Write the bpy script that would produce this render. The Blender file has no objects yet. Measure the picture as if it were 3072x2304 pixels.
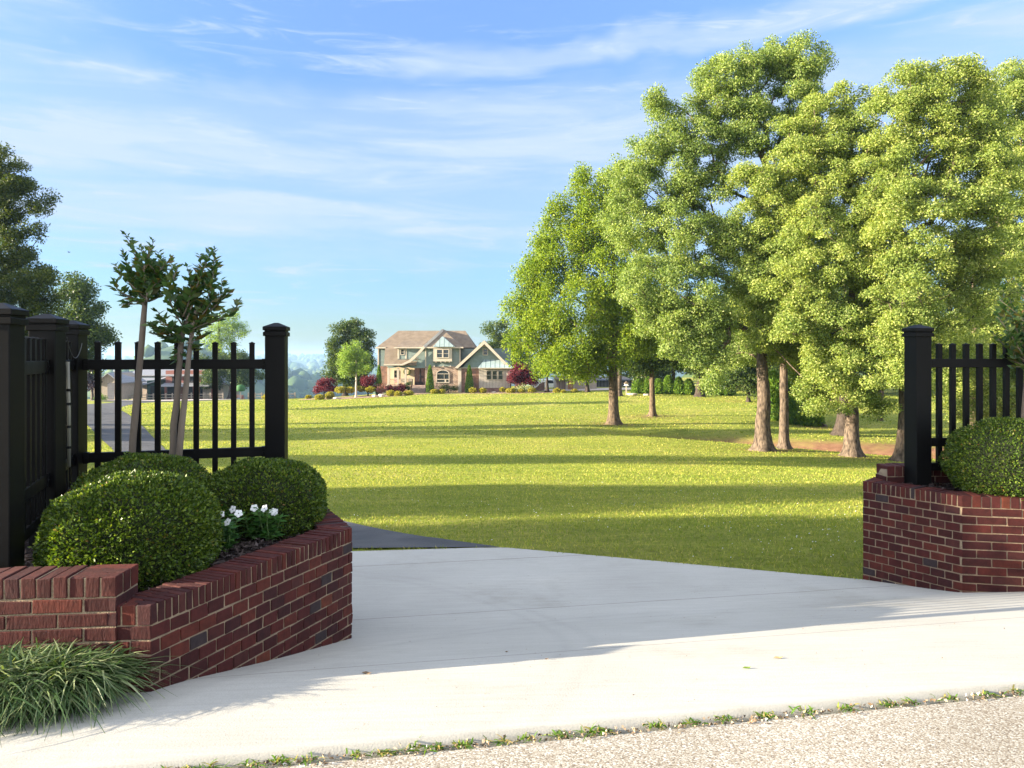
import bpy, math, random
import numpy as np
R = math.radians
rng = np.random.default_rng(7)
random.seed(7)
S = bpy.context.scene
COL = S.collection
FPX = 2219.0            # focal length in pixels of the 3072 px wide photograph
ZC = 1.45               # eye height above the road surface datum
U0, V0 = 1536.0, 1065.0 # principal column, horizon row

# ------------------------------------------------------------------ camera
cam = bpy.data.cameras.new("camera")
camo = bpy.data.objects.new("camera", cam)
COL.objects.link(camo)
camo.location = (0, 0, ZC)
camo.rotation_euler = (R(90), 0, 0)
cam.sensor_width = 36.0
cam.lens = 36.0 * FPX / 3072
cam.shift_y = -(1152 - V0) / 3072
cam.clip_start = 0.05
cam.clip_end = 40000
S.camera = camo

# ------------------------------------------------------------------ light
SUN_EL, SUN_AZ = R(13.0), R(11.5)     # azimuth: degrees behind the exact left of the view
to_sun = np.array([-math.cos(SUN_EL) * math.cos(SUN_AZ), -math.cos(SUN_EL) * math.sin(SUN_AZ), math.sin(SUN_EL)])
sl = bpy.data.lights.new("sun", 'SUN')
sl.energy = 5.0
sl.angle = R(0.53)
sl.color = (1.0, 0.86, 0.645)
so = bpy.data.objects.new("sun", sl)
COL.objects.link(so)
from mathutils import Vector, Matrix
so.rotation_euler = Vector(to_sun).to_track_quat('Z', 'Y').to_euler()
so.location = (-60, -15, 40)

W = bpy.data.worlds.new("World")
S.world = W
W.use_nodes = True
nt = W.node_tree
nt.nodes.clear()
def N(t, **kw):
    n = nt.nodes.new(t)
    for k, v in kw.items():
        setattr(n, k, v)
    return n
L = lambda a, b: nt.links.new(a, b)
sky = N('ShaderNodeTexSky', sky_type='NISHITA', sun_disc=False)
sky.sun_elevation = SUN_EL
sky.sun_rotation = math.atan2(to_sun[0], to_sun[1])
sky.altitude = 200
sky.air_density = 1.0
sky.dust_density = 0.35
sky.ozone_density = 1.6
tc = N('ShaderNodeTexCoord')
sep = N('ShaderNodeSeparateXYZ')
L(tc.outputs['Generated'], sep.inputs[0])
def M(op, a, b=None, c=None, clamp=False):
    n = N('ShaderNodeMath', operation=op)
    n.use_clamp = clamp
    for i, v in enumerate((a, b, c)):
        if v is None:
            continue
        if isinstance(v, (int, float)):
            n.inputs[i].default_value = v
        else:
            L(v, n.inputs[i])
    return n.outputs[0]
def noise(scale3, scale, detail, rough, dist, loc=(0, 0, 0), rot=(0, 0, 0)):
    mp = N('ShaderNodeMapping')
    mp.inputs['Scale'].default_value = scale3
    mp.inputs['Location'].default_value = loc
    mp.inputs['Rotation'].default_value = rot
    L(tc.outputs['Generated'], mp.inputs[0])
    nz = N('ShaderNodeTexNoise')
    nz.inputs['Scale'].default_value = scale
    nz.inputs['Detail'].default_value = detail
    nz.inputs['Roughness'].default_value = rough
    nz.inputs['Distortion'].default_value = dist
    L(mp.outputs[0], nz.inputs['Vector'])
    return nz.outputs['Fac']
def band(lo, hi, soft_lo, soft_hi, z):
    a = N('ShaderNodeMapRange', interpolation_type='SMOOTHSTEP'); L(z, a.inputs[0])
    a.inputs[1].default_value = lo - soft_lo; a.inputs[2].default_value = lo + soft_lo
    b = N('ShaderNodeMapRange', interpolation_type='SMOOTHSTEP'); L(z, b.inputs[0])
    b.inputs[1].default_value = hi - soft_hi; b.inputs[2].default_value = hi + soft_hi
    b.inputs[3].default_value = 1; b.inputs[4].default_value = 0
    return M('MULTIPLY', a.outputs[0], b.outputs[0])
zz, xx = sep.outputs[2], sep.outputs[0]
# thin cirrus: a broad veil low in the sky, wisps above it
zt = M('ADD', zz, M('MULTIPLY', M('SUBTRACT', noise((1.3, 1.3, 2.5), 2.0, 4, .6, .5, (3.1, 0, 0)), .5), .13))
zt = M('SUBTRACT', zt, M('MULTIPLY', xx, .03))
veil = band(.135, .335, .05, .03, zt)
streak = noise((1.0, 1.0, 8.0), 2.6, 7, .62, .7, (0, 0, 1.3), (0, R(3), 0))
fine = noise((2.0, 2.0, 16.0), 3.5, 6, .65, 1.2, (5, 2, 0), (0, R(-3), 0))
st = N('ShaderNodeMapRange', interpolation_type='SMOOTHSTEP'); L(streak, st.inputs[0])
st.inputs[1].default_value = .36; st.inputs[2].default_value = .64
fn = N('ShaderNodeMapRange', interpolation_type='SMOOTHSTEP'); L(fine, fn.inputs[0])
fn.inputs[1].default_value = .5; fn.inputs[2].default_value = .78
veil_d = M('MULTIPLY', veil, M('MULTIPLY_ADD', st.outputs[0], .62, .42))
high = M('MULTIPLY', M('MULTIPLY', st.outputs[0], fn.outputs[0]), .75)
leftpatch = M('MULTIPLY', band(-1.0, -.50, .1, .09, xx), band(.36, .49, .03, .03, zt))
leftpatch = M('MULTIPLY', leftpatch, M('MULTIPLY_ADD', st.outputs[0], .6, .35))
rwisp = M('MULTIPLY', band(-.18, .8, .07, .05, M('ADD', xx, M('MULTIPLY', M('SUBTRACT', fine, .5), .3))), band(.362, .392, .010, .012, zt))
rwisp = M('MULTIPLY', rwisp, M('MULTIPLY_ADD', fine, .9, .25))
low = M('MULTIPLY', band(.03, .13, .03, .03, zt), M('MULTIPLY', fn.outputs[0], .55))
dens = M('ADD', M('ADD', M('MULTIPLY', veil_d, .95), high), M('ADD', M('ADD', leftpatch, rwisp), low))
dens = M('MULTIPLY', dens, .95, clamp=True)
tr_ = N('ShaderNodeValToRGB'); L(zz, tr_.inputs[0]); te = tr_.color_ramp.elements
te.new(.5); te.new(.5)
for i_, (p_, c_) in enumerate(((0.0, (.25, .335, .45)), (.12, (.35, .45, .66)), (.30, (.52, .60, .92)), (.60, (.8, .86, 1.1)))):
    te[i_].position = p_; te[i_].color = (*c_, 1)
tint = N('ShaderNodeMix', data_type='RGBA', blend_type='MULTIPLY')
tint.inputs[0].default_value = 1.0
L(sky.outputs[0], tint.inputs[6])
L(tr_.outputs[0], tint.inputs[7])
# unseen bright cloud added overhead and behind the view to lift the shade
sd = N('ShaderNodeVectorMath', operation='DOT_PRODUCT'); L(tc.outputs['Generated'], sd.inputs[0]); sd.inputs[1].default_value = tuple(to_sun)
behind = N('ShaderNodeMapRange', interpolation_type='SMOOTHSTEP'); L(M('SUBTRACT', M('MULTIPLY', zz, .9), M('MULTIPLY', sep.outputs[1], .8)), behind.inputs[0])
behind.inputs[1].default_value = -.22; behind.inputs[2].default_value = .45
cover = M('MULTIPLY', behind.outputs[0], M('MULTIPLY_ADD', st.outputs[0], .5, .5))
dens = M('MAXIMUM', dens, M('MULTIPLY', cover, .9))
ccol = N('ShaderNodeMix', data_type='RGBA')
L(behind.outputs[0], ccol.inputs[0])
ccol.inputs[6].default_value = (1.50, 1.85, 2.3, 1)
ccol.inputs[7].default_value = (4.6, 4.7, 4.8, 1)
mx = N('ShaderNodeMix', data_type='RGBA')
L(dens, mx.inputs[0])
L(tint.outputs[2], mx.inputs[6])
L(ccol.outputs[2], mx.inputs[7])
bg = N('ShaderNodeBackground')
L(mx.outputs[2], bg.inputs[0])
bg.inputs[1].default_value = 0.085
wo = N('ShaderNodeOutputWorld')
L(bg.outputs[0], wo.inputs[0])

S.view_settings.view_transform = 'Standard'
S.view_settings.look = 'None'
S.view_settings.gamma = 1.0
S.view_settings.exposure = 2.4
S.cycles.max_bounces = 8
S.cycles.diffuse_bounces = 4
S.cycles.transmission_bounces = 4
S.cycles.volume_bounces = 0
S.cycles.transparent_max_bounces = 8
S.cycles.use_denoising = True

# ------------------------------------------------------------------ helpers
def at(px, py, Y):
    """point at distance Y seen at photograph column px, row py"""
    return np.array([(px - U0) / FPX * Y, Y, ZC - (py - V0) / FPX * Y])

def mesh_arrays(name, V, F):
    V = np.asarray(V, dtype=np.float32)
    F = np.asarray(F, dtype=np.int32)
    k = F.shape[1]
    me = bpy.data.meshes.new(name)
    me.vertices.add(len(V)); me.vertices.foreach_set('co', V.ravel())
    me.loops.add(F.size); me.loops.foreach_set('vertex_index', F.ravel())
    me.polygons.add(len(F)); me.polygons.foreach_set('loop_start', np.arange(0, F.size, k, dtype=np.int32))
    me.polygons.foreach_set('loop_total', np.full(len(F), k, dtype=np.int32))
    me.update(calc_edges=True)
    return me

def put(name, me, mat, parent=None, smooth=False):
    me.materials.clear()
    for m in (mat if isinstance(mat, (list, tuple)) else [mat]):
        me.materials.append(m)
    if smooth:
        me.polygons.foreach_set('use_smooth', np.ones(len(me.polygons), dtype=bool))
    o = bpy.data.objects.new(name, me)
    COL.objects.link(o)
    if parent is not None:
        o.parent = parent
    return o

def tag(o, label=None, cat=None, group=None, kind=None):
    if label: o['label'] = label
    if cat: o['category'] = cat
    if group: o['group'] = group
    if kind: o['kind'] = kind
    return o

def thing(name, loc, label, cat, group=None, rotz=0.0):
    o = bpy.data.objects.new(name, None)
    o.empty_display_size = .2
    o.location = tuple(float(v) for v in loc)
    o.rotation_euler = (0, 0, rotz)
    COL.objects.link(o)
    return tag(o, label, cat, group)

def copy_tree(o, parent=None):
    c = o.copy(); COL.objects.link(c)
    if parent is not None:
        c.parent = parent
    for ch in list(o.children):
        copy_tree(ch, c)
    return c

class MB:
    """collects polygons, boxes and tubes into one mesh"""
    def __init__(s): s.v = []; s.f = []
    def poly(s, pts):
        b = len(s.v); s.v += [tuple(map(float, p)) for p in pts]; s.f.append(tuple(range(b, b + len(pts))))
    def add(s, V, F):
        b = len(s.v); s.v += [tuple(map(float, p)) for p in V]; s.f += [tuple(b + i for i in f) for f in F]
    def box(s, x0, x1, y0, y1, z0, z1):
        s.add([(x0, y0, z0), (x1, y0, z0), (x1, y1, z0), (x0, y1, z0), (x0, y0, z1), (x1, y0, z1), (x1, y1, z1), (x0, y1, z1)],
              [(0, 3, 2, 1), (4, 5, 6, 7), (0, 1, 5, 4), (1, 2, 6, 5), (2, 3, 7, 6), (3, 0, 4, 7)])
    def obox(s, c, ax, ay, az, hx, hy, hz, jit=0.0, bev=0.0):
        c = np.array(c, float); ax = np.array(ax, float); ay = np.array(ay, float); az = np.array(az, float)
        V = []
        for k in (-1, 1):
            for i, j in ((-1, -1), (1, -1), (1, 1), (-1, 1)):
                p = c + ax * hx * i + ay * hy * j + az * hz * k
                if jit: p = p + rng.normal(0, jit, 3)
                V.append(p)
        s.add(V, [(0, 3, 2, 1), (4, 5, 6, 7), (0, 1, 5, 4), (1, 2, 6, 5), (2, 3, 7, 6), (3, 0, 4, 7)])
    def tube(s, pts, rad, n=6, cap=True):
        pts = [np.array(p, float) for p in pts]
        b = len(s.v); up = None
        for i, p in enumerate(pts):
            d = (pts[min(i + 1, len(pts) - 1)] - pts[max(i - 1, 0)]); d = d / (np.linalg.norm(d) + 1e-9)
            if up is None:
                up = np.array([1., 0, 0]) if abs(d[0]) < .9 else np.array([0, 1., 0])
            a = up - d * up.dot(d); a /= np.linalg.norm(a) + 1e-9; up = a
            c = np.cross(d, a)
            for k in range(n):
                t = 2 * math.pi * k / n
                q = p + (a * math.cos(t) + c * math.sin(t)) * rad[i]
                s.v.append(tuple(q))
            if i:
                for k in range(n):
                    k2 = (k + 1) % n
                    s.f.append((b + (i - 1) * n + k, b + (i - 1) * n + k2, b + i * n + k2, b + i * n + k))
        if cap:
            s.f.append(tuple(b + (len(pts) - 1) * n + k for k in range(n)))
            s.f.append(tuple(b + k for k in reversed(range(n))))
    def prism(s, prof, d0, d1, axis='y'):
        """profile of (u, v) extruded along y"""
        n = len(prof)
        V = [(u, d0, v) for u, v in prof] + [(u, d1, v) for u, v in prof]
        s.add(V, [tuple(range(n)), tuple(range(2 * n - 1, n - 1, -1))] + [(i, n + i, n + (i + 1) % n, (i + 1) % n) for i in range(n)])
    def build(s, name, mat, parent=None, smooth=False, bevel=0.0):
        me = bpy.data.meshes.new(name)
        me.from_pydata(s.v, [], s.f); me.update()
        o = put(name, me, mat, parent, smooth)
        if bevel:
            m = o.modifiers.new("bevel", 'BEVEL'); m.width = bevel; m.segments = 2; m.limit_method = 'ANGLE'
        return o

# ------------------------------------------------------------------ materials
def new_mat(name):
    m = bpy.data.materials.new(name); m.use_nodes = True
    t = m.node_tree
    return m, t, t.nodes['Principled BSDF']

def pmat(name, c1, c2=None, scale=4.0, rough=.75, bump=0.0, bscale=30.0, detail=6, lo=.35, hi=.65, metal=0.0, spec=.35, stretch=(1, 1, 1), space='Object', island=0.0):
    m, t, b = new_mat(name)
    c2 = c2 or tuple(x * .75 for x in c1)
    co = t.nodes.new('ShaderNodeTexCoord'); mp = t.nodes.new('ShaderNodeMapping'); mp.inputs['Scale'].default_value = stretch
    t.links.new(co.outputs[space], mp.inputs[0])
    nz = t.nodes.new('ShaderNodeTexNoise'); nz.inputs['Scale'].default_value = scale; nz.inputs['Detail'].default_value = detail
    t.links.new(mp.outputs[0], nz.inputs['Vector'])
    rp = t.nodes.new('ShaderNodeValToRGB')
    rp.color_ramp.elements[0].position = lo; rp.color_ramp.elements[0].color = (*c1, 1)
    rp.color_ramp.elements[1].position = hi; rp.color_ramp.elements[1].color = (*c2, 1)
    t.links.new(nz.outputs['Fac'], rp.inputs[0])
    t.links.new(rp.outputs[0], b.inputs['Base Color'])
    b.inputs['Roughness'].default_value = rough
    b.inputs['Metallic'].default_value = metal
    b.inputs['Specular IOR Level'].default_value = spec
    if bump:
        n2 = t.nodes.new('ShaderNodeTexNoise'); n2.inputs['Scale'].default_value = bscale; n2.inputs['Detail'].default_value = 5
        t.links.new(mp.outputs[0], n2.inputs['Vector'])
        bp = t.nodes.new('ShaderNodeBump'); bp.inputs['Strength'].default_value = bump; bp.inputs['Distance'].default_value = .02
        t.links.new(n2.outputs['Fac'], bp.inputs['Height']); t.links.new(bp.outputs[0], b.inputs['Normal'])
    return m

def leaf_mat(name, cols, transl=.35, rough=.6, tcol=None, spec=.18, patch=None):
    """cols: list of (pos, rgb) picked at random per leaf"""
    m, t, b = new_mat(name)
    g = t.nodes.new('ShaderNodeNewGeometry')
    rp = t.nodes.new('ShaderNodeValToRGB'); e = rp.color_ramp.elements
    while len(e) < len(cols): e.new(.5)
    for i, (p, c) in enumerate(cols):
        e[i].position = p; e[i].color = (*c, 1)
    t.links.new(g.outputs['Random Per Island'], rp.inputs[0])
    cout = rp.outputs[0]
    if patch:
        for sc_, lo_, hi_ in patch:
            nz = t.nodes.new('ShaderNodeTexNoise'); nz.inputs['Scale'].default_value = sc_; nz.inputs['Detail'].default_value = 6; nz.inputs['Roughness'].default_value = .65
            t.links.new(g.outputs['Position'], nz.inputs['Vector'])
            r3 = t.nodes.new('ShaderNodeValToRGB'); e3 = r3.color_ramp.elements; e3[0].position = .34; e3[0].color = (*lo_, 1); e3[1].position = .68; e3[1].color = (*hi_, 1)
            t.links.new(nz.outputs['Fac'], r3.inputs[0])
            m3 = t.nodes.new('ShaderNodeMix'); m3.data_type = 'RGBA'; m3.blend_type = 'MULTIPLY'; m3.inputs[0].default_value = 1
            t.links.new(cout, m3.inputs[6]); t.links.new(r3.outputs[0], m3.inputs[7]); cout = m3.outputs[2]
    t.links.new(cout, b.inputs['Base Color'])
    b.inputs['Roughness'].default_value = rough
    b.inputs['Specular IOR Level'].default_value = spec
    tr = t.nodes.new('ShaderNodeBsdfTranslucent')
    mm = t.nodes.new('ShaderNodeMix'); mm.data_type = 'RGBA'; mm.blend_type = 'MULTIPLY'; mm.inputs[0].default_value = 1
    t.links.new(cout, mm.inputs[6]); mm.inputs[7].default_value = (*(tcol or (1.5, 1.5, .6)), 1)
    t.links.new(mm.outputs[2], tr.inputs[0])
    ms = t.nodes.new('ShaderNodeMixShader'); ms.inputs[0].default_value = transl
    t.links.new(b.outputs[0], ms.inputs[1]); t.links.new(tr.outputs[0], ms.inputs[2])
    out = t.nodes['Material Output']; t.links.new(ms.outputs[0], out.inputs[0])
    return m

def leaf_quads(P, T, Nn, Ln, Wd, fold=.15):
    """one diamond leaf per point: base, side, tip, side"""
    T = T / (np.linalg.norm(T, axis=1, keepdims=True) + 1e-9)
    B = np.cross(T, Nn); B /= np.linalg.norm(B, axis=1, keepdims=True) + 1e-9
    Nn = np.cross(B, T)
    Ln = np.asarray(Ln).reshape(-1, 1); Wd = np.asarray(Wd).reshape(-1, 1)
    mid = P + T * Ln * .45 + Nn * Wd * fold
    V = np.stack([P, mid - B * Wd * .5, P + T * Ln, mid + B * Wd * .5], 1).reshape(-1, 3)
    F = np.arange(len(P) * 4).reshape(-1, 4)
    return V, F

def unit(n):
    v = rng.normal(size=(n, 3)); return v / np.linalg.norm(v, axis=1, keepdims=True)

ORD = ['first', 'second', 'third', 'fourth', 'fifth', 'sixth', 'seventh', 'eighth', 'ninth', 'tenth', 'eleventh', 'twelfth',
       'thirteenth', 'fourteenth', 'fifteenth', 'sixteenth', 'seventeenth', 'eighteenth', 'nineteenth', 'twentieth',
       'twenty-first', 'twenty-second', 'twenty-third', 'twenty-fourth', 'twenty-fifth', 'twenty-sixth', 'twenty-seventh', 'twenty-eighth']
# ================================================================== terrain
_PV = np.array([-30, 2.676, 3.1, 3.6, 4.2, 4.83, 5.1, 5.8, 8.1, 12.0])
_PZ = np.array([-1.40, -1.40, -1.43, -1.51, -1.67, -1.82, -1.88, -1.97, -2.14, -2.58])
def vcoord(x, y): return -.179 * x + .984 * y
def scoord(x, y): return .984 * x + .179 * y
def xy(s, v): return (.984 * s - .179 * v, .179 * s + .984 * v)
def smooth_interp(v, a, b):
    d = .12
    return (np.interp(v - d, a, b) + 2 * np.interp(v, a, b) + np.interp(v + d, a, b)) / 4
def pave_z(x, y): return ZC + smooth_interp(vcoord(x, y), _PV, _PZ)

_GY = np.array([8, 12, 20, 28, 38, 55, 80, 100, 125, 160, 250.])
_GX = np.array([-60, -30, -10, 8, 18, 30, 60.])
_GH = np.array([
 [-2.3, -2.7, -3.3, -3.9, -4.5, -5.2, -6.0, -6.8, -7.7, -9.5, -40],
 [-2.2, -2.6, -3.3, -3.8, -4.5, -5.1, -5.6, -6.0, -7.3, -9.5, -45],
 [-2.15, -2.58, -3.3, -4.0, -4.6, -5.1, -5.1, -4.88, -5.4, -10, -45],
 [-2.15, -2.6, -3.4, -4.2, -4.8, -5.2, -5.0, -4.82, -5.0, -8, -40],
 [-2.15, -2.7, -3.7, -4.6, -5.2, -5.3, -4.9, -4.72, -4.8, -6, -20],
 [-2.2, -2.9, -4.1, -5.1, -5.7, -5.7, -5.1, -4.8, -4.6, -5, -10],
 [-2.3, -3.2, -4.6, -5.6, -6.3, -6.2, -5.4, -4.8, -4.5, -4.5, -6]])
def _bil(x, y):
    x = np.clip(x, _GX[0], _GX[-1]); y = np.clip(y, _GY[0], _GY[-1])
    i = np.clip(np.searchsorted(_GX, x) - 1, 0, len(_GX) - 2); j = np.clip(np.searchsorted(_GY, y) - 1, 0, len(_GY) - 2)
    fx = (x - _GX[i]) / (_GX[i + 1] - _GX[i]); fy = (y - _GY[j]) / (_GY[j + 1] - _GY[j])
    return (_GH[i, j] * (1 - fx) * (1 - fy) + _GH[i + 1, j] * fx * (1 - fy) + _GH[i, j + 1] * (1 - fx) * fy + _GH[i + 1, j + 1] * fx * fy)
GULLY = [(8.5, 49), (13.5, 46.5), (19, 42.5), (25, 40), (33, 39)]
def gully_d(x, y):
    d = np.full(np.shape(x), 1e9)
    for (x0, y0), (x1, y1) in zip(GULLY[:-1], GULLY[1:]):
        dx, dy = x1 - x0, y1 - y0
        t = np.clip(((x - x0) * dx + (y - y0) * dy) / (dx * dx + dy * dy), 0, 1)
        d = np.minimum(d, np.hypot(x - x0 - t * dx, y - y0 - t * dy))
    return d
def soil_at(x, y):
    w = np.interp(x, [8, 13, 17, 22, 33], [.8, 1.1, 1.6, 2.3, 2.6])
    return 1.5 * np.exp(-(gully_d(x, y - .75 * w) / w) ** 2) * np.clip((y - 30) / 5, 0, 1)
def _n2(x, y, s, seed):
    return (np.sin(x / s + seed) * np.cos(y / s * 1.13 + seed * 2.1) + .5 * np.sin(x / s * 2.3 + y / s * 1.7 + seed * 3.3))
def ground_z(x, y):
    x = np.asarray(x, float); y = np.asarray(y, float)
    e = 1.5 + .10 * np.clip(y - 8, 0, 60)
    z = np.zeros(np.broadcast(x, y).shape)
    for ox, oy, w in ((0, 0, 2), (1, 0, 1), (-1, 0, 1), (0, 1, 1), (0, -1, 1)):
        z = z + w * _bil(x + ox * e, y + oy * e)
    z = z / 6
    z = z + np.clip((y - 12) / 20, 0, 1) * .05 * _n2(x, y, 6.0, 1.3)
    z = z - 1.0 * np.exp(-(gully_d(x, y) / 2.0) ** 2) * np.clip((y - 20) / 10, 0, 1)
    zp = smooth_interp(vcoord(x, y), _PV, _PZ)
    w = np.clip((vcoord(x, y) - 8.0) / 3.5, 0, 1); w = w * w * (3 - 2 * w)
    z = zp * (1 - w) + z * w
    far = np.clip((np.hypot(x, y) - 180) / 90, 0, 1); far = far * far * (3 - 2 * far)
    r = np.hypot(x, y)
    zv = -62 - 18 * np.clip((r - 300) / 900, 0, 1) + 5 * _n2(x, y, 190., .7)
    rid = np.clip((r - 1700) / 3300, 0, 1)
    zv = zv + rid * (48 + 14 * _n2(x, y, 900., 2.2)) * .9
    zv = zv + 92 * np.exp(-(((x + 400) / 90) ** 2 + ((y - 900) / 160) ** 2)) + 45 * np.exp(-(((x + 520) / 200) ** 2 + ((y - 1300) / 260) ** 2))
    rr = np.clip((x - 25) / 60, 0, 1) * np.clip((600 - y) / 250, 0, 1)
    zv = zv * (1 - rr) + rr * -6
    zb = np.clip((-y) / 40, 0, 1)
    zn = z * (1 - far) + zv * far
    return ZC + np.where(y < 0, zp * (1 - 0 * zb), zn)
def gz(x, y): return float(ground_z(np.array([x]), np.array([y]))[0])

def spaced(stops):
    out = []
    for a, b, n in stops:
        out += list(np.linspace(a, b, n, endpoint=False))
    out.append(stops[-1][1]); return np.array(out)
gx = spaced([(-7000, -1200, 18), (-1200, -250, 30), (-250, -70, 24), (-70, -14, 56), (-14, 14, 112), (14, 70, 56), (70, 250, 24), (250, 1200, 14), (1200, 7000, 12)])
gy = spaced([(-400, -20, 8), (-20, 0, 12), (0, 18, 90), (18, 60, 105), (60, 140, 80), (140, 300, 40), (300, 1400, 60), (1400, 9000, 36)])
GXX, GYY = np.meshgrid(gx, gy)
# keep the lawn sheet below the paving where they overlap
def in_poly(s, v, P):
    c = np.zeros(np.shape(s), bool)
    n = len(P)
    for i in range(n):
        (x0, y0), (x1, y1) = P[i], P[(i + 1) % n]
        if y0 == y1: continue
        cond = ((y0 > v) != (y1 > v)) & (s < (x1 - x0) * (v - y0) / (y1 - y0) + x0)
        c ^= cond
    return c
sv_s, sv_v = scoord(GXX, GYY), vcoord(GXX, GYY)
GZZ = ground_z(GXX, GYY)
near = (GYY > -20) & (GYY < 9.2)
sub = in_poly(sv_s, sv_v, [(-9.5, -30), (13, -30), (13, 5.25), (4.5, 5.25), (4.0, 5.72), (1.22, 7.95), (-2.2, 8.35), (-9.5, 7.7)])
GZZ = np.where(near & sub, GZZ - .05, GZZ)
ny, nx = GXX.shape
idx = np.arange(nx * ny).reshape(ny, nx)
F = np.stack([idx[:-1, :-1], idx[:-1, 1:], idx[1:, 1:], idx[1:, :-1]], -1).reshape(-1, 4)
V = np.stack([GXX, GYY, GZZ], -1).reshape(-1, 3)

def lawn_material():
    m, t, b = new_mat("mown_lawn")
    nd, lk = t.nodes.new, t.links.new
    co = nd('ShaderNodeTexCoord')
    def nz(scale, detail, stretch=(1, 1, 1), rough=.6):
        mp = nd('ShaderNodeMapping'); mp.inputs['Scale'].default_value = stretch; lk(co.outputs['Object'], mp.inputs[0])
        n = nd('ShaderNodeTexNoise'); n.inputs['Scale'].default_value = scale; n.inputs['Detail'].default_value = detail; n.inputs['Roughness'].default_value = rough
        lk(mp.outputs[0], n.inputs['Vector']); return n.outputs['Fac']
    def ramp(fac, stops):
        r = nd('ShaderNodeValToRGB'); e = r.color_ramp.elements
        while len(e) < len(stops): e.new(.5)
        for i, (p, c) in enumerate(stops): e[i].position = p; e[i].color = (*c, 1)
        lk(fac, r.inputs[0]); return r.outputs[0]
    big = ramp(nz(.18, 5), [(.3, (0.1925, 0.2299, 0.0414)), (.5, (0.2453, 0.2695, 0.0526)), (.72, (0.3267, 0.3025, 0.0896))])
    sm = ramp(nz(9.0, 8, rough=.75), [(.25, (.45, .5, .42)), (.5, (.95, .95, .9)), (.75, (1.45, 1.4, 1.25))])
    st = ramp(nz(1.4, 5, (.35, 1.6, 1)), [(.3, (.78, .82, .75)), (.7, (1.2, 1.16, 1.1))])
    def mul(a, c):
        x = nd('ShaderNodeMix'); x.data_type = 'RGBA'; x.blend_type = 'MULTIPLY'; x.inputs[0].default_value = 1
        lk(a, x.inputs[6]); lk(c, x.inputs[7]); return x.outputs[2]
    c = mul(mul(big, sm), st)
    at_ = nd('ShaderNodeAttribute'); at_.attribute_name = 'soil'
    dirt = ramp(nz(2.2, 8), [(.3, (.15, .075, .045)), (.7, (.27, .15, .09))])
    wob = nd('ShaderNodeMath'); wob.operation = 'MULTIPLY_ADD'; lk(nz(.9, 6), wob.inputs[0]); wob.inputs[1].default_value = 1.6; wob.inputs[2].default_value = -.8
    ad = nd('ShaderNodeMath'); ad.operation = 'ADD'; ad.use_clamp = True; lk(at_.outputs['Fac'], ad.inputs[0])
    ml = nd('ShaderNodeMath'); ml.operation = 'MULTIPLY'; lk(wob.outputs[0], ml.inputs[0]); lk(at_.outputs['Fac'], ml.inputs[1]); lk(ml.outputs[0], ad.inputs[1])
    mx = nd('ShaderNodeMix'); mx.data_type = 'RGBA'; lk(ad.outputs[0], mx.inputs[0]); lk(c, mx.inputs[6]); lk(dirt, mx.inputs[7])
    # wooded ground beyond the lawn is its own darker cover
    a2 = nd('ShaderNodeAttribute'); a2.attribute_name = 'wood'
    wood = ramp(nz(.02, 8, rough=.7), [(.35, (.035, .062, .022)), (.6, (.07, .10, .03)), (.7, (.16, .17, .07))])
    m2 = nd('ShaderNodeMix'); m2.data_type = 'RGBA'; lk(a2.outputs['Fac'], m2.inputs[0]); lk(mx.outputs[2], m2.inputs[6]); lk(wood, m2.inputs[7])
    lk(m2.outputs[2], b.inputs['Base Color'])
    b.inputs['Roughness'].default_value = .9; b.inputs['Specular IOR Level'].default_value = .1
    h = nz(40, 6, rough=.8)
    bp = nd('ShaderNodeBump'); bp.inputs['Strength'].default_value = 1.0; bp.inputs['Distance'].default_value = .05
    lk(h, bp.inputs['Height']); lk(bp.outputs[0], b.inputs['Normal'])
    return m
LAWN = lawn_material()
me = mesh_arrays("ground", V, F)
soil = soil_at(V[:, 0], V[:, 1])
for bx, by, br in ((7.5, 55, 1.5), (11.8, 62, 1.4), (23, 56, 1.2), (12.9, 38, 1.1), (14.4, 38.6, 1.0), (16.5, 36, 1.2)):
    soil = np.maximum(soil, .8 * np.exp(-(np.hypot(V[:, 0] - bx, V[:, 1] - by) / br) ** 2))
a = me.attributes.new('soil', 'FLOAT', 'POINT'); a.data.foreach_set('value', np.clip(soil, 0, 1).astype(np.float32))
wd = np.clip((np.hypot(V[:, 0], V[:, 1]) - 175) / 40, 0, 1)
a = me.attributes.new('wood', 'FLOAT', 'POINT'); a.data.foreach_set('value', wd.astype(np.float32))
tag(put("ground", me, LAWN, smooth=True), kind='structure', label='mown green lawn running back to the house and the wooded valley')

# ------------------------------------------------------------------ paving sheets
def rows_sheet(name, mat, rows, nseg, zf, lift, edge_drop=None):
    """rows: (left (x,y), right (x,y)) pairs, from near to far"""
    V = []; F = []
    for (l, r) in rows:
        for k in range(nseg + 1):
            t = k / nseg
            x = l[0] + (r[0] - l[0]) * t; y = l[1] + (r[1] - l[1]) * t
            V.append((x, y, float(zf(np.array(x), np.array(y))) + lift))
    n = nseg + 1
    for i in range(len(rows) - 1):
        for k in range(nseg):
            F.append((i * n + k, i * n + k + 1, (i + 1) * n + k + 1, (i + 1) * n + k))
    if edge_drop:
        b = len(V)
        V += [(x, y, z - edge_drop) for x, y, z in V[:n]]
        for k in range(nseg): F.append((b + k, b + k + 1, k + 1, k))
    m = mesh_arrays(name, V, F)
    return put(name, m, mat, smooth=False if edge_drop else True)

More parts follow.
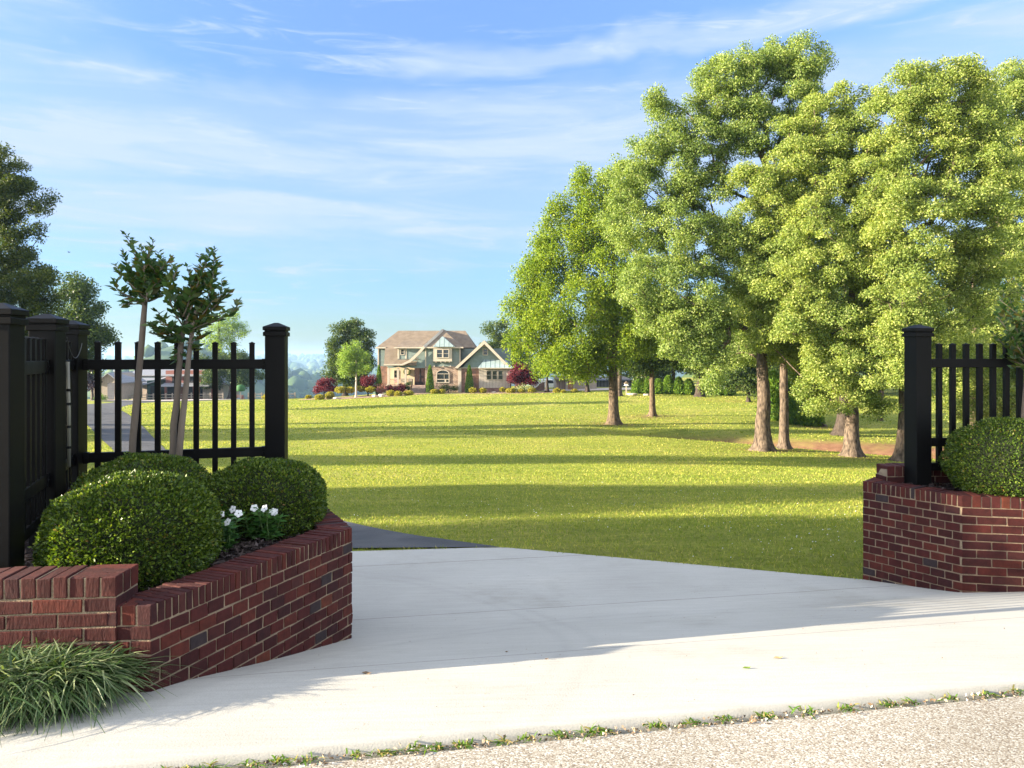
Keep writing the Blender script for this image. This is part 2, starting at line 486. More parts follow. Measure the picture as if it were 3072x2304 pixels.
def concrete_material():
    m, t, b = new_mat("brushed_concrete")
    nd, lk = t.nodes.new, t.links.new
    co = nd('ShaderNodeTexCoord')
    def nz(scale, detail, stretch=(1, 1, 1), rough=.6):
        mp = nd('ShaderNodeMapping'); mp.inputs['Scale'].default_value = stretch; mp.inputs['Rotation'].default_value = (0, 0, -R(10.3)); lk(co.outputs['Object'], mp.inputs[0])
        n = nd('ShaderNodeTexNoise'); n.inputs['Scale'].default_value = scale; n.inputs['Detail'].default_value = detail; n.inputs['Roughness'].default_value = rough
        lk(mp.outputs[0], n.inputs['Vector']); return n.outputs['Fac']
    def ramp(fac, stops):
        r = nd('ShaderNodeValToRGB'); e = r.color_ramp.elements
        while len(e) < len(stops): e.new(.5)
        for i, (p, c) in enumerate(stops): e[i].position = p; e[i].color = (*c, 1)
        lk(fac, r.inputs[0]); return r.outputs[0]
    def mul(a, c):
        x = nd('ShaderNodeMix'); x.data_type = 'RGBA'; x.blend_type = 'MULTIPLY'; x.inputs[0].default_value = 1
        lk(a, x.inputs[6]); lk(c, x.inputs[7]); return x.outputs[2]
    c = ramp(nz(.8, 6), [(.3, (.36, .35, .32)), (.7, (.425, .415, .38))])
    c = mul(c, ramp(nz(3.0, 5, (1, 14, 1)), [(.35, (.93, .93, .92)), (.65, (1.04, 1.04, 1.04))]))
    c = mul(c, ramp(nz(160, 2), [(.3, (.86, .86, .85)), (.5, (1, 1, 1)), (.7, (1.05, 1.05, 1.05))]))
    c = mul(c, ramp(nz(.9, 7, rough=.7), [(.55, (1, 1, 1)), (.78, (.80, .785, .75))]))
    # sawn joints, running along the road and across
    sx = nd('ShaderNodeSeparateXYZ'); lk(co.outputs['Object'], sx.inputs[0])
    def ma(op, a, v, c_=None):
        n = nd('ShaderNodeMath'); n.operation = op
        for i, q in enumerate((a, v, c_)):
            if q is None: continue
            if isinstance(q, (int, float)): n.inputs[i].default_value = q
            else: lk(q, n.inputs[i])
        return n.outputs[0]
    v = ma('ADD', ma('MULTIPLY', sx.outputs[0], -.179), ma('MULTIPLY', sx.outputs[1], .984))
    v = ma('ADD', v, ma('MULTIPLY', ma('SUBTRACT', nz(3, 3), .5), .02))
    tot = None
    for vj, wj in ((3.70, .005), (5.47, .006), (7.43, .008)):
        d = ma('LESS_THAN', ma('ABSOLUTE', ma('SUBTRACT', v, vj), None), wj)
        tot = d if tot is None else ma('ADD', tot, d)
    for cx_, cy_, r_ in ((-2.6, 4.2, 2.9), (-2.6, 4.2, 3.05), (1.4, 2.2, 3.0), (1.4, 2.2, 3.16)):
        vs = nd('ShaderNodeVectorMath'); vs.operation = 'DISTANCE'; lk(co.outputs['Object'], vs.inputs[0]); vs.inputs[1].default_value = (cx_, cy_, ZC - 1.75)
        df = ma('ABSOLUTE', ma('SUBTRACT', ma('ADD', vs.outputs['Value'], ma('MULTIPLY', nz(1.2, 3), .12)), r_ + .06), None)
        mr = nd('ShaderNodeMapRange'); mr.interpolation_type = 'SMOOTHSTEP'; lk(df, mr.inputs[0]); mr.inputs[1].default_value = .0; mr.inputs[2].default_value = .06; mr.inputs[3].default_value = .13; mr.inputs[4].default_value = 0
        am = nd('ShaderNodeMix'); am.data_type = 'RGBA'; lk(ma('MULTIPLY', mr.outputs[0], nz(2.3, 5)), am.inputs[0]); lk(c, am.inputs[6]); am.inputs[7].default_value = (.10, .10, .10, 1); c = am.outputs[2]
    jm = nd('ShaderNodeMix'); jm.data_type = 'RGBA'; jm.blend_type = 'MIX'; lk(ma('MULTIPLY', tot, .72), jm.inputs[0]); lk(c, jm.inputs[6]); jm.inputs[7].default_value = (.12, .11, .10, 1)
    lk(jm.outputs[2], b.inputs['Base Color'])
    b.inputs['Roughness'].default_value = .85; b.inputs['Specular IOR Level'].default_value = .25
    bp = nd('ShaderNodeBump'); bp.inputs['Strength'].default_value = .25; bp.inputs['Distance'].default_value = .006
    lk(nz(120, 4), bp.inputs['Height']); lk(bp.outputs[0], b.inputs['Normal'])
    return m
CONC = concrete_material()
rows = []
for v in np.concatenate([np.linspace(2.70, 5.3, 46)]):
    rows.append((xy(-9, v), xy(12, v)))
tag(rows_sheet("concrete_apron", CONC, rows, 60, pave_z, .012, edge_drop=.07), kind='structure', label='pale concrete driveway apron at the gate')
rows = []
for v in np.linspace(5.3, 8.51, 40):
    if v < 5.8: sr = 4.5 + (4.166 - 4.5) * (v - 5.3) / .5
    elif v < 8.09: sr = 4.166 + (1.34 - 4.166) * (v - 5.8) / (8.09 - 5.8)
    else: sr = 1.34 + (-2.2 - 1.34) * (v - 8.09) / (8.51 - 8.09)
    rows.append((xy(-2.6, v), xy(max(sr, -2.5), v)))
tag(rows_sheet("concrete_drive", CONC, rows, 30, pave_z, .012), kind='structure', label='pale concrete drive between the two brick planters')

def agg_material():
    m, t, b = new_mat("exposed_aggregate")
    nd, lk = t.nodes.new, t.links.new
    co = nd('ShaderNodeTexCoord')
    vo = nd('ShaderNodeTexVoronoi'); vo.inputs['Scale'].default_value = 150; vo.inputs['Randomness'].default_value = 1; mpv = nd('ShaderNodeMapping'); mpv.inputs['Scale'].default_value = (1, 1.5, 1); lk(co.outputs['Object'], mpv.inputs[0]); lk(mpv.outputs[0], vo.inputs['Vector'])
    sp = nd('ShaderNodeSeparateColor'); lk(vo.outputs['Color'], sp.inputs[0])
    r = nd('ShaderNodeValToRGB'); e = r.color_ramp.elements
    for _ in range(3): e.new(.5)
    for i, (p, c) in enumerate(((0, (0.1325, 0.1070, 0.0813)), (.15, (0.2381, 0.2040, 0.1578)), (.5, (0.3178, 0.2910, 0.2391)), (.8, (0.3888, 0.3780, 0.3410)), (1, (0.5299, 0.5530, 0.5400)))):
        e[i].position = p; e[i].color = (*c, 1)
    lk(sp.outputs[0], r.inputs[0])
    ed = nd('ShaderNodeValToRGB'); ed.color_ramp.elements[0].position = .35; ed.color_ramp.elements[0].color = (1, 1, 1, 1)
    ed.color_ramp.elements[1].position = .75; ed.color_ramp.elements[1].color = (.8, .76, .72, 1)
    lk(vo.outputs['Distance'], ed.inputs[0])
    x = nd('ShaderNodeMix'); x.data_type = 'RGBA'; x.blend_type = 'MULTIPLY'; x.inputs[0].default_value = 1
    lk(r.outputs[0], x.inputs[6]); lk(ed.outputs[0], x.inputs[7])
    n = nd('ShaderNodeTexNoise'); n.inputs['Scale'].default_value = 1.3; n.inputs['Detail'].default_value = 5; lk(co.outputs['Object'], n.inputs['Vector'])
    r2 = nd('ShaderNodeValToRGB'); r2.color_ramp.elements[0].position = .3; r2.color_ramp.elements[0].color = (.85, .83, .8, 1); r2.color_ramp.elements[1].position = .7; r2.color_ramp.elements[1].color = (1.1, 1.1, 1.1, 1)
    lk(n.outputs['Fac'], r2.inputs[0])
    y = nd('ShaderNodeMix'); y.data_type = 'RGBA'; y.blend_type = 'MULTIPLY'; y.inputs[0].default_value = 1
    lk(x.outputs[2], y.inputs[6]); lk(r2.outputs[0], y.inputs[7])
    lk(y.outputs[2], b.inputs['Base Color']); b.inputs['Roughness'].default_value = .9
    bp = nd('ShaderNodeBump'); bp.inputs['Strength'].default_value = .25; bp.inputs['Distance'].default_value = .004; bp.invert = True
    lk(vo.outputs['Distance'], bp.inputs['Height']); lk(bp.outputs[0], b.inputs['Normal'])
    return m
AGG = agg_material()
rows = [(xy(-14, v), xy(16, v)) for v in np.linspace(-6, 2.64, 14)]
tag(rows_sheet("road", AGG, rows, 20, pave_z, -.012), kind='structure', label='tan exposed aggregate road surface along the bottom')

ASPH = pmat("dark_asphalt", (.052, .054, .060), (.085, .085, .09), scale=1.2, rough=.85, bump=.5, bscale=90, spec=.25)
def catmull(P, n):
    P = np.array(P, float); out = []
    for t in np.linspace(0, len(P) - 1, n):
        i = min(int(t), len(P) - 2); f = t - i
        p0, p1, p2, p3 = P[max(i - 1, 0)], P[i], P[i + 1], P[min(i + 2, len(P) - 1)]
        out.append(.5 * ((2 * p1) + (-p0 + p2) * f + (2 * p0 - 5 * p1 + 4 * p2 - p3) * f * f + (-p0 + 3 * p1 - 3 * p2 + p3) * f ** 3))
    return [tuple(q) for q in out]
def asphalt_drive():
    right = [(-.13, 8.16), (-1.05, 9.15), (-2.2, 10.55), (-4.4, 13.6), (-7.6, 19), (-11.1, 25), (-18.5, 38.5), (-26, 52), (-35.3, 68), (-42.4, 80), (-48.3, 94), (-51, 105), (-53, 118)]
    left = [(-3.7, 8.45), (-4.1, 9.1), (-4.9, 10.6), (-7.2, 14.6), (-10.5, 20.5), (-14.1, 26.8), (-22.2, 40), (-31.0, 53.8), (-41.4, 69.7), (-49.5, 82), (-57, 96), (-59, 107), (-63, 118)]
    return list(zip(catmull(left, 120), catmull(right, 120)))
DRIVE_ROWS = asphalt_drive()
def drive_z(x, y): return np.maximum(ground_z(x, y), np.where(vcoord(x, y) < 9.2, pave_z(x, y), -99))
tag(rows_sheet("driveway", ASPH, DRIVE_ROWS, 10, drive_z, .02), kind='structure', label='dark asphalt driveway curving away behind the left fence')
rows = [((-66, y), (-26, y - 0)) for y in np.linspace(117, 123, 8)]
tag(rows_sheet("barn_lane", ASPH, rows, 30, ground_z, .05), kind='structure', label='dark asphalt lane crossing in front of the barn')
GRAV = pmat("pale_gravel", (.42, .36, .32), (.55, .48, .43), scale=3, rough=.95, bump=.5, bscale=60)
rows = [((-72, y), (-30, y)) for y in np.linspace(123.3, 134, 8)]
tag(rows_sheet("gravel_yard", GRAV, rows, 30, ground_z, .06), kind='structure', label='pale gravel yard in front of the barn')
rows = [((4, y), (30, y)) for y in np.linspace(100, 106, 6)]
tag(rows_sheet("garage_court", GRAV, rows, 20, ground_z, .06), kind='structure', label='pale drive in front of the garage right of the house')
# ================================================================== brick planters
def brick_material():
    m, t, b = new_mat("red_brick")
    nd, lk = t.nodes.new, t.links.new
    g = nd('ShaderNodeNewGeometry')
    r = nd('ShaderNodeValToRGB'); r.color_ramp.interpolation = 'CONSTANT'; e = r.color_ramp.elements
    cols = [(0, (0.0470, 0.0101, 0.0088)), (.16, (0.0586, 0.0120, 0.0106)), (.32, (0.0413, 0.0092, 0.0088)), (.46, (0.0691, 0.0139, 0.0106)), (.58, (0.0528, 0.0130, 0.0114)), (.70, (0.0826, 0.0185, 0.0123)), (.78, (0.0374, 0.0101, 0.0106)), (.88, (0.0605, 0.0176, 0.0150)), (.955, (0.0336, 0.0231, 0.0246)), (.985, (0.1056, 0.0277, 0.0150))]
    while len(e) < len(cols): e.new(.5)
    for i, (p, c) in enumerate(cols): e[i].position = p; e[i].color = (*c, 1)
    lk(g.outputs['Random Per Island'], r.inputs[0])
    co = nd('ShaderNodeTexCoord')
    n = nd('ShaderNodeTexNoise'); n.inputs['Scale'].default_value = 22; n.inputs['Detail'].default_value = 8; n.inputs['Roughness'].default_value = .7; lk(co.outputs['Object'], n.inputs['Vector'])
    r2 = nd('ShaderNodeValToRGB'); e = r2.color_ramp.elements; e[0].position = .3; e[0].color = (.62, .6, .62, 1); e[1].position = .72; e[1].color = (1.4, 1.35, 1.3, 1)
    lk(n.outputs['Fac'], r2.inputs[0])
    x = nd('ShaderNodeMix'); x.data_type = 'RGBA'; x.blend_type = 'MULTIPLY'; x.inputs[0].default_value = 1
    lk(r.outputs[0], x.inputs[6]); lk(r2.outputs[0], x.inputs[7])
    # traces of lime mortar smeared on the faces
    n3 = nd('ShaderNodeTexNoise'); n3.inputs['Scale'].default_value = 9; n3.inputs['Detail'].default_value = 9; n3.inputs['Roughness'].default_value = .75; lk(co.outputs['Object'], n3.inputs['Vector'])
    r3 = nd('ShaderNodeValToRGB'); e = r3.color_ramp.elements; e[0].position = .68; e[0].color = (0, 0, 0, 1); e[1].position = .82; e[1].color = (.5, .5, .5, 1)
    lk(n3.outputs['Fac'], r3.inputs[0])
    y = nd('ShaderNodeMix'); y.data_type = 'RGBA'; lk(r3.outputs[0], y.inputs[0]); lk(x.outputs[2], y.inputs[6]); y.inputs[7].default_value = (.33, .24, .20, 1)
    lk(y.outputs[2], b.inputs['Base Color'])
    b.inputs['Roughness'].default_value = .82; b.inputs['Specular IOR Level'].default_value = .25
    n2 = nd('ShaderNodeTexNoise'); n2.inputs['Scale'].default_value = 60; n2.inputs['Detail'].default_value = 6
    mp = nd('ShaderNodeMapping'); mp.inputs['Scale'].default_value = (1.6, 1.6, .5); lk(co.outputs['Object'], mp.inputs[0]); lk(mp.outputs[0], n2.inputs['Vector'])
    bp = nd('ShaderNodeBump'); bp.inputs['Strength'].default_value = .4; bp.inputs['Distance'].default_value = .005
    lk(n2.outputs['Fac'], bp.inputs['Height']); lk(bp.outputs[0], b.inputs['Normal'])
    return m
BRICK = brick_material()
MORTAR = pmat("buff_mortar", (.33, .25, .165), (.22, .165, .11), scale=14, rough=.95, bump=.6, bscale=90)
CO, GAP = .0655, .0085            # course height, joint
ZT = ZC - 1.10                   # top of the low planter wall
def brick_run(mb, p0, p1, ztop, zbot, depth=.19, off=0.0, cap=True, bl=.213, rw=.0677):
    """courses of bricks along p0->p1; the outer face looks to the right of p0->p1"""
    p0 = np.array(p0, float); p1 = np.array(p1, float)
    d = p1 - p0; Ln = np.linalg.norm(d); d /= Ln
    nrm = np.array([d[1], -d[0]])                       # outward
    ax, ay, az = np.array([d[0], d[1], 0]), np.array([nrm[0], nrm[1], 0]), np.array([0, 0, 1.])
    def brick(a, b_, z0, z1, dep):
        pr = rng.normal(0, .0012)
        c = p0 + d * (a + b_) / 2 - nrm * (dep / 2 - pr)
        mb.obox((c[0], c[1], (z0 + z1) / 2 + rng.normal(0, .0006)), ax, ay, az, (b_ - a) / 2, dep / 2, (z1 - z0) / 2, jit=.0013)
    n = max(1, round(Ln / rw)); w = Ln / n
    gp = GAP * min(1, bl / .125)
    for i in range(n if cap else 0):
        brick(i * w + (gp / 2 if i else 0), (i + 1) * w - (gp / 2 if i < n - 1 else 0), ztop - .088, ztop + rng.normal(0, .0016), depth + .004)
    z = ztop - .088 - GAP * .9; k = 0
    while z > zbot:
        z1 = z; z0 = z - (CO - GAP)
        s = -(bl / 2 if k % 2 else 0) - off
        while s < Ln:
            a, b_ = max(s, 0), min(s + bl - gp, Ln)
            if b_ - a > .02: brick(a, b_, z0, z1, .09)
            s += bl
        z -= CO; k += 1
def mortar_core(mb, line, ztop, zbot, depth=.19, closed=False, inset=.006):
    """mitred strip following the outer line (solid on its left side)"""
    P = [np.array(p, float) for p in line]; n = len(P)
    def nr(a, b_):
        d = b_ - a; d /= np.linalg.norm(d); return np.array([-d[1], d[0]])
    def off(i, dist):
        if i == 0: return P[0] + nr(P[0], P[1]) * dist
        if i == n - 1: return P[-1] + nr(P[-2], P[-1]) * dist
        a, b_ = nr(P[i - 1], P[i]), nr(P[i], P[i + 1]); m = a + b_; m /= np.linalg.norm(m)
        return P[i] + m * dist / max(.3, m.dot(a))
    o = [off(i, inset) for i in range(n)]; q = [off(i, depth - inset) for i in range(n)]
    for i in range(n - 1):
        quad = [o[i], o[i + 1], q[i + 1], q[i]]
        V = [(p[0], p[1], zbot) for p in quad] + [(p[0], p[1], ztop) for p in quad]
        f = [(4, 5, 6, 7), (0, 1, 5, 4), (2, 3, 7, 6)]
        if i == 0: f.append((3, 0, 4, 7))
        if i == n - 2: f.append((1, 2, 6, 5))
        mb.add(V, f)

NL, FL, GL = (-1.586, 3.25), (-1.02, 4.72), (-1.50, 5.66)
L0, L1 = (-4.2, 3.02), (-1.73, 3.235)
def planter(name, label, low_lines, high_lines, zb):
    t = thing(name, (low_lines[0][1][0], low_lines[0][1][1], zb), label, 'planter')
    base = np.array(t.location)
    for nm, lines, zt in (('low_wall', low_lines, ZT), ('raised_wall', high_lines, ZT + 2 * CO)):
        for ln in lines:
            br, mo = MB(), MB()
            for a, b_ in zip(ln[:-1], ln[1:]):
                short = nm == 'low_wall' and (a in (NL, FL) or a == AR)      # the angled faces are laid in short bricks
                brick_run(br, a, b_, zt, zb, **(dict(bl=.114, rw=.0405) if short else {}))
            if nm == 'raised_wall' and ln[0][0] > 7:
                brick_run(br, (3.263, 6.64), (3.263, 6.462), zt, zb, cap=False); brick_run(br, (3.275, 6.452), (7.2, 6.53), zt, ZT - .1, cap=False)
            mortar_core(mo, ln, zt - .006, zb)
            br.v = [tuple(np.array(v) - base) for v in br.v]; mo.v = [tuple(np.array(v) - base) for v in mo.v]
            w = br.build(nm, BRICK, t, bevel=.0035)
            mo.build('mortar', MORTAR, w)
    return t
AR, BR, CR = (3.06, 6.45), (3.52, 5.78), (7.2, 5.05)
planter('brick_planter', 'red brick planter wall angling back from the left edge, holding three boxwood balls',
        [[(-1.78, 3.243), NL, FL, GL]], [[L0, L1, (-1.73, 3.43)], [(-1.62, 5.74), (-4.2, 5.0)]], ZC - 2.15)
AR, BR, CR = (3.06, 6.45), (3.52, 5.78), (7.2, 5.05)
planter('brick_planter', 'red brick planter wall with a sharp corner at the right edge of the driveway',
        [[AR, BR, CR], [(3.27, 6.68), AR]], [[(7.2, 6.72), (3.27, 6.64)]], ZC - 2.3)

# bark mulch beds
MULCH = leaf_mat("bark_mulch", [(0, (.018, .013, .012)), (.4, (.035, .026, .024)), (.75, (.06, .045, .042)), (1, (.10, .08, .075))], transl=0.0, rough=.9, spec=.15)
def mulch(poly, z, label, n):
    P = np.array(poly)
    lo, hi = P.min(0), P.max(0)
    pts = []
    while len(pts) < n:
        q = lo + rng.random((n, 2)) * (hi - lo)
        pts += list(q[in_poly(q[:, 0], q[:, 1], [tuple(p) for p in P])])
    pts = np.array(pts[:n])
    bump = .018 * _n2(pts[:, 0], pts[:, 1], .14, 3.0)
    Pn = np.column_stack([pts, z + bump + rng.random(n) * .012])
    T = rng.normal(size=(n, 3)); T[:, 2] *= .25
    Nn = rng.normal(size=(n, 3)) * .35; Nn[:, 2] += 1
    V, F = leaf_quads(Pn, T, Nn, rng.uniform(.025, .07, n), rng.uniform(.008, .02, n), fold=.2)
    # soil sheet below the chips
    k = len(V); V = np.vstack([V, [(p[0], p[1], z - .02) for p in poly]])
    me = bpy.data.meshes.new("mulch")
    me.from_pydata([tuple(v) for v in V], [], [tuple(f) for f in F] + [tuple(range(k, k + len(poly)))])
    return tag(put("mulch", me, MULCH), label, 'mulch', kind='stuff')
mulch([(-4.1, 3.22), (-1.76, 3.42), (-1.56, 3.45), (-1.24, 4.70), (-1.66, 5.56), (-4.1, 4.95)], ZT - .045, 'dark bark mulch under the left boxwoods', 11000)
mulch([(3.22, 6.55), (3.66, 5.96), (6.9, 5.35), (6.9, 6.6)], ZT - .02, 'dark bark mulch around the right boxwood', 7000)

# ================================================================== black metal fences
def black_paint():
    m, t, b = new_mat("black_powder_coat")
    nd, lk = t.nodes.new, t.links.new
    co = nd('ShaderNodeTexCoord')
    n = nd('ShaderNodeTexNoise'); n.inputs['Scale'].default_value = 7; n.inputs['Detail'].default_value = 7
    mp = nd('ShaderNodeMapping'); mp.inputs['Scale'].default_value = (1, 1, .35); lk(co.outputs['Object'], mp.inputs[0]); lk(mp.outputs[0], n.inputs['Vector'])
    r = nd('ShaderNodeValToRGB'); e = r.color_ramp.elements; e[0].position = .35; e[0].color = (.0022, .0022, .0026, 1); e[1].position = .75; e[1].color = (.006, .0055, .0055, 1)
    lk(n.outputs['Fac'], r.inputs[0]); lk(r.outputs[0], b.inputs['Base Color'])
    r2 = nd('ShaderNodeMapRange'); r2.inputs[3].default_value = .38; r2.inputs[4].default_value = .6; lk(n.outputs['Fac'], r2.inputs[0]); lk(r2.outputs[0], b.inputs['Roughness'])
    b.inputs['Specular IOR Level'].default_value = .14
    n2 = nd('ShaderNodeTexNoise'); n2.inputs['Scale'].default_value = 180; lk(co.outputs['Object'], n2.inputs['Vector'])
    bp = nd('ShaderNodeBump'); bp.inputs['Strength'].default_value = .08; bp.inputs['Distance'].default_value = .003
    lk(n2.outputs['Fac'], bp.inputs['Height']); lk(bp.outputs[0], b.inputs['Normal'])
    return m
BLACK = black_paint()
PW = .150
def post_mesh(mb, h, w=PW):
    mb.box(-w / 2, w / 2, -w / 2, w / 2, 0, h - .075)
def cap_mesh(mb, h, w=PW):
    a = w / 2
    mb.box(-a - .012, a + .012, -a - .012, a + .012, h - .105, h - .073)
    mb.box(-a - .003, a + .003, -a - .003, a + .003, h - .073, h - .060)
    b_ = a + .014
    mb.box(-b_, b_, -b_, b_, h - .060, h - .032)
    V = [(-b_, -b_, h - .032), (b_, -b_, h - .032), (b_, b_, h - .032), (-b_, b_, h - .032)]
    c = .016; V += [(-c, -c, h), (c, -c, h), (c, c, h), (-c, c, h)]
    mb.add(V, [(0, 1, 5, 4), (1, 2, 6, 5), (2, 3, 7, 6), (3, 0, 4, 7), (4, 5, 6, 7)])
def fence(label, posts, runs, rotz, ztop, zfeet):
    """posts: (x, y) list; runs: (post a, post b, picket spacing, first offset)"""
    t = thing('metal_fence', (posts[0][0], posts[0][1], zfeet), label, 'fence')
    base = np.array([posts[0][0], posts[0][1], zfeet])
    for i, (x, y) in enumerate(posts):
        pm, cm = MB(), MB(); h = ztop - zfeet
        post_mesh(pm, h); cap_mesh(cm, h)
        p = pm.build('post', BLACK, t, bevel=.006); p.location = (x - base[0], y - base[1], 0); p.rotation_euler = (0, 0, rotz[i])
        cm.build('post_cap', BLACK, p, bevel=.003)
    for (a, b_, sp, o0) in runs:
        A, B = np.array(posts[a]), (np.array(posts[b_]) if isinstance(b_, int) else np.array(b_))
        d = B - A; Ln = np.linalg.norm(d); d /= Ln; ang = math.atan2(d[1], d[0])
        for zr, hh in ((-.033, .075), (-.715, .072), (-.93, .066)):
            m = MB(); m.box(PW / 2 - .004, Ln - (PW / 2 - .004 if isinstance(b_, int) else 0), -.021, .021, ZC + zr - hh - zfeet, ZC + zr - zfeet)
            r = m.build('rail', BLACK, t, bevel=.004); r.location = (A[0] - base[0], A[1] - base[1], 0); r.rotation_euler = (0, 0, ang)
        for zr, hh in ((-.033, .075), (-.715, .072)):
            for e_, q_ in ((0, PW / 2 + .002), (1, Ln - PW / 2 - .034)):
                if e_ and not isinstance(b_, int): continue
                m = MB(); m.box(q_, q_ + .032, -.0245, .0245, ZC + zr - hh - .004 - zfeet, ZC + zr + .004 - zfeet)
                for sx_ in (.010, .022): m.tube([(q_ + sx_, -.0245, ZC + zr - hh * .5 - zfeet), (q_ + sx_, -.028, ZC + zr - hh * .5 - zfeet)], [.005, .004], 6)
                k = m.build('bracket', BLACK, t); k.location = (A[0] - base[0], A[1] - base[1], 0); k.rotation_euler = (0, 0, ang)
        s = o0
        while s < Ln - (.10 if isinstance(b_, int) else 0):
            m = MB(); z0, z1 = ZC - .99 - zfeet, ZC + .098 - zfeet
            m.box(-.0195, .0195, -.0185, .0185, z0, z1 - .012); m.box(-.022, .022, -.021, .021, z1 - .012, z1 - .004)
            m.add([(-.018, -.018, z1 - .004), (.018, -.018, z1 - .004), (.018, .018, z1 - .004), (-.018, .018, z1 - .004), (0, 0, z1 + .006)], [(0, 1, 4), (1, 2, 4), (2, 3, 4), (3, 0, 4)])
            k = m.build('picket', BLACK, t); q = A + d * s
            k.location = (q[0] - base[0], q[1] - base[1], 0); k.rotation_euler = (0, 0, ang)
            s += sp
    return t
P1, P2, P3, P4 = (-2.475, 3.58), (-2.845, 4.53), (-3.20, 5.38), (-1.846, 5.80)
aL = math.atan2(P3[1] - P1[1], P3[0] - P1[0]) - R(90)
aF = math.atan2(P4[1] - P3[1], P4[0] - P3[0])
fence('black metal picket fence with four capped posts around the left planter', [P1, P2, P3, P4],
      [(0, 1, .118, .16), (1, 2, .118, .16), (2, 3, .1335, .168)], [R(9), R(9), R(6), R(7)], ZC + .252, ZT - .06)
P5 = (3.50, 6.38)
fence('black metal picket fence running off the right edge behind the boxwood', [P5],
      [(0, (7.6, 6.62), .121, .19)], [R(11)], ZC + .262, ZT - .06)

# low-voltage wire looping between the left posts
WIRE = pmat("grey_wire", (.05, .05, .05), rough=.5)
m = MB()
a0 = at(201, 1012, 4.55); a1 = at(246, 1030, 5.25)
pts = []
for i in range(15):
    f = i / 14; p = a0 * (1 - f) + a1 * f; p[2] -= .115 * math.sin(math.pi * f) ** .8; pts.append(p)
m.tube(pts, [.0026] * 15, 5)
tag(m.build('wire_loop', WIRE), 'thin grey wire looping between two black fence posts', 'wire')
m = MB()
for k, (px, y0, y1) in enumerate(((203, 1085, 1400),)):
    q0, q1 = at(px, y0, 4.66), at(px + 4, y1, 4.66)
    m.tube([q0, (q0 + q1) / 2 + np.array([.004, 0, 0]), q1], [.011] * 3, 8)
CONDUIT = pmat("weathered_conduit", (.16, .16, .13), (.22, .21, .16), rough=.45)
cd = m.build('conduit', CONDUIT, smooth=True)
tag(cd, 'thin grey conduit strapped upright on the second left post', 'conduit')
for yy in (1170, 1212, 1280, 1342):
    m = MB(); q = at(205, yy, 4.66); m.tube([q - np.array([0, 0, .008]), q + np.array([0, 0, .008])], [.016, .016], 8); m.build('strap', BLACK, cd)
# ================================================================== clipped boxwood and other planter plants
BOX_MAT = leaf_mat("boxwood_leaf", [(0, (0.0234, 0.0450, 0.0072)), (.35, (0.0455, 0.0875, 0.0096)), (.7, (0.0845, 0.1438, 0.0144)), (.975, (0.1820, 0.2375, 0.0300)), (1, (0.2080, 0.1250, 0.0360))], transl=.25, rough=.45, spec=.35)
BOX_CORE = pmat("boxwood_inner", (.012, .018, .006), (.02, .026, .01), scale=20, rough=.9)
WOOD = pmat("boxwood_stem", (.08, .06, .04), rough=.9)
def ball(name, c, rx, ry, rz, label, n=26000, leaf=.019):
    c = np.array(c, float)
    t = thing(name, (c[0], c[1], ZT - .05), label, 'shrub', 'clipped boxwood balls in the brick planters')
    off = c - np.array(t.location)
    d = unit(n); d = d[d[:, 2] > -.75]; n = len(d)
    # superellipsoid: a slightly flattened clipped ball with a lumpy surface
    sc = (np.abs(d) ** 2.35).sum(1) ** (-1 / 2.35)
    lump = 1 + .03 * np.sin(d[:, 0] * 7 + 1) * np.cos(d[:, 1] * 6 + 2) + .02 * np.sin(d[:, 2] * 9 + d[:, 0] * 5) + .012 * np.sin(d[:, 0] * 23) * np.sin(d[:, 2] * 21 + d[:, 1] * 19)
    rr = sc * lump * (1 - .10 * rng.random(n) ** 2.2) * np.where(rng.random(n) < .03, 1 + .06 * rng.random(n), 1)
    E = np.array([rx, ry, rz])
    P = d * rr[:, None] * E + off
    T = d * .9 + unit(n) * .8
    T[:, 2] += .25
    Nn = unit(n) + d * .5
    V, F = leaf_quads(P, T, Nn, rng.uniform(.75, 1.25, n) * leaf, rng.uniform(.8, 1.2, n) * leaf * .62, fold=.2)
    put('foliage', mesh_arrays('foliage', V, F), BOX_MAT, t)
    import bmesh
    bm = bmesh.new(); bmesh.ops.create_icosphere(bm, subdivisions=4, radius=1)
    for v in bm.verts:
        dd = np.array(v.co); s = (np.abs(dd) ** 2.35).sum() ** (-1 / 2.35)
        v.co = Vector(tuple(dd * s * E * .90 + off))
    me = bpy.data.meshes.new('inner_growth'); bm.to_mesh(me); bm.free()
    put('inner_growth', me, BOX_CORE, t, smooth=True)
    return t
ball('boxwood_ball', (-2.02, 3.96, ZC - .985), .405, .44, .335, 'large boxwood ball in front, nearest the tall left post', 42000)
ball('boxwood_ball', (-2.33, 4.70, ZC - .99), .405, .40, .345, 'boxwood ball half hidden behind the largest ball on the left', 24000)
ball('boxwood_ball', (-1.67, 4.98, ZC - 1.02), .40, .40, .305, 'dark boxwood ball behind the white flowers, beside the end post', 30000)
ball('boxwood_ball', (4.17, 6.06, ZC - .885), .555, .45, .355, 'dark boxwood ball on the right planter in front of the fence', 30000)

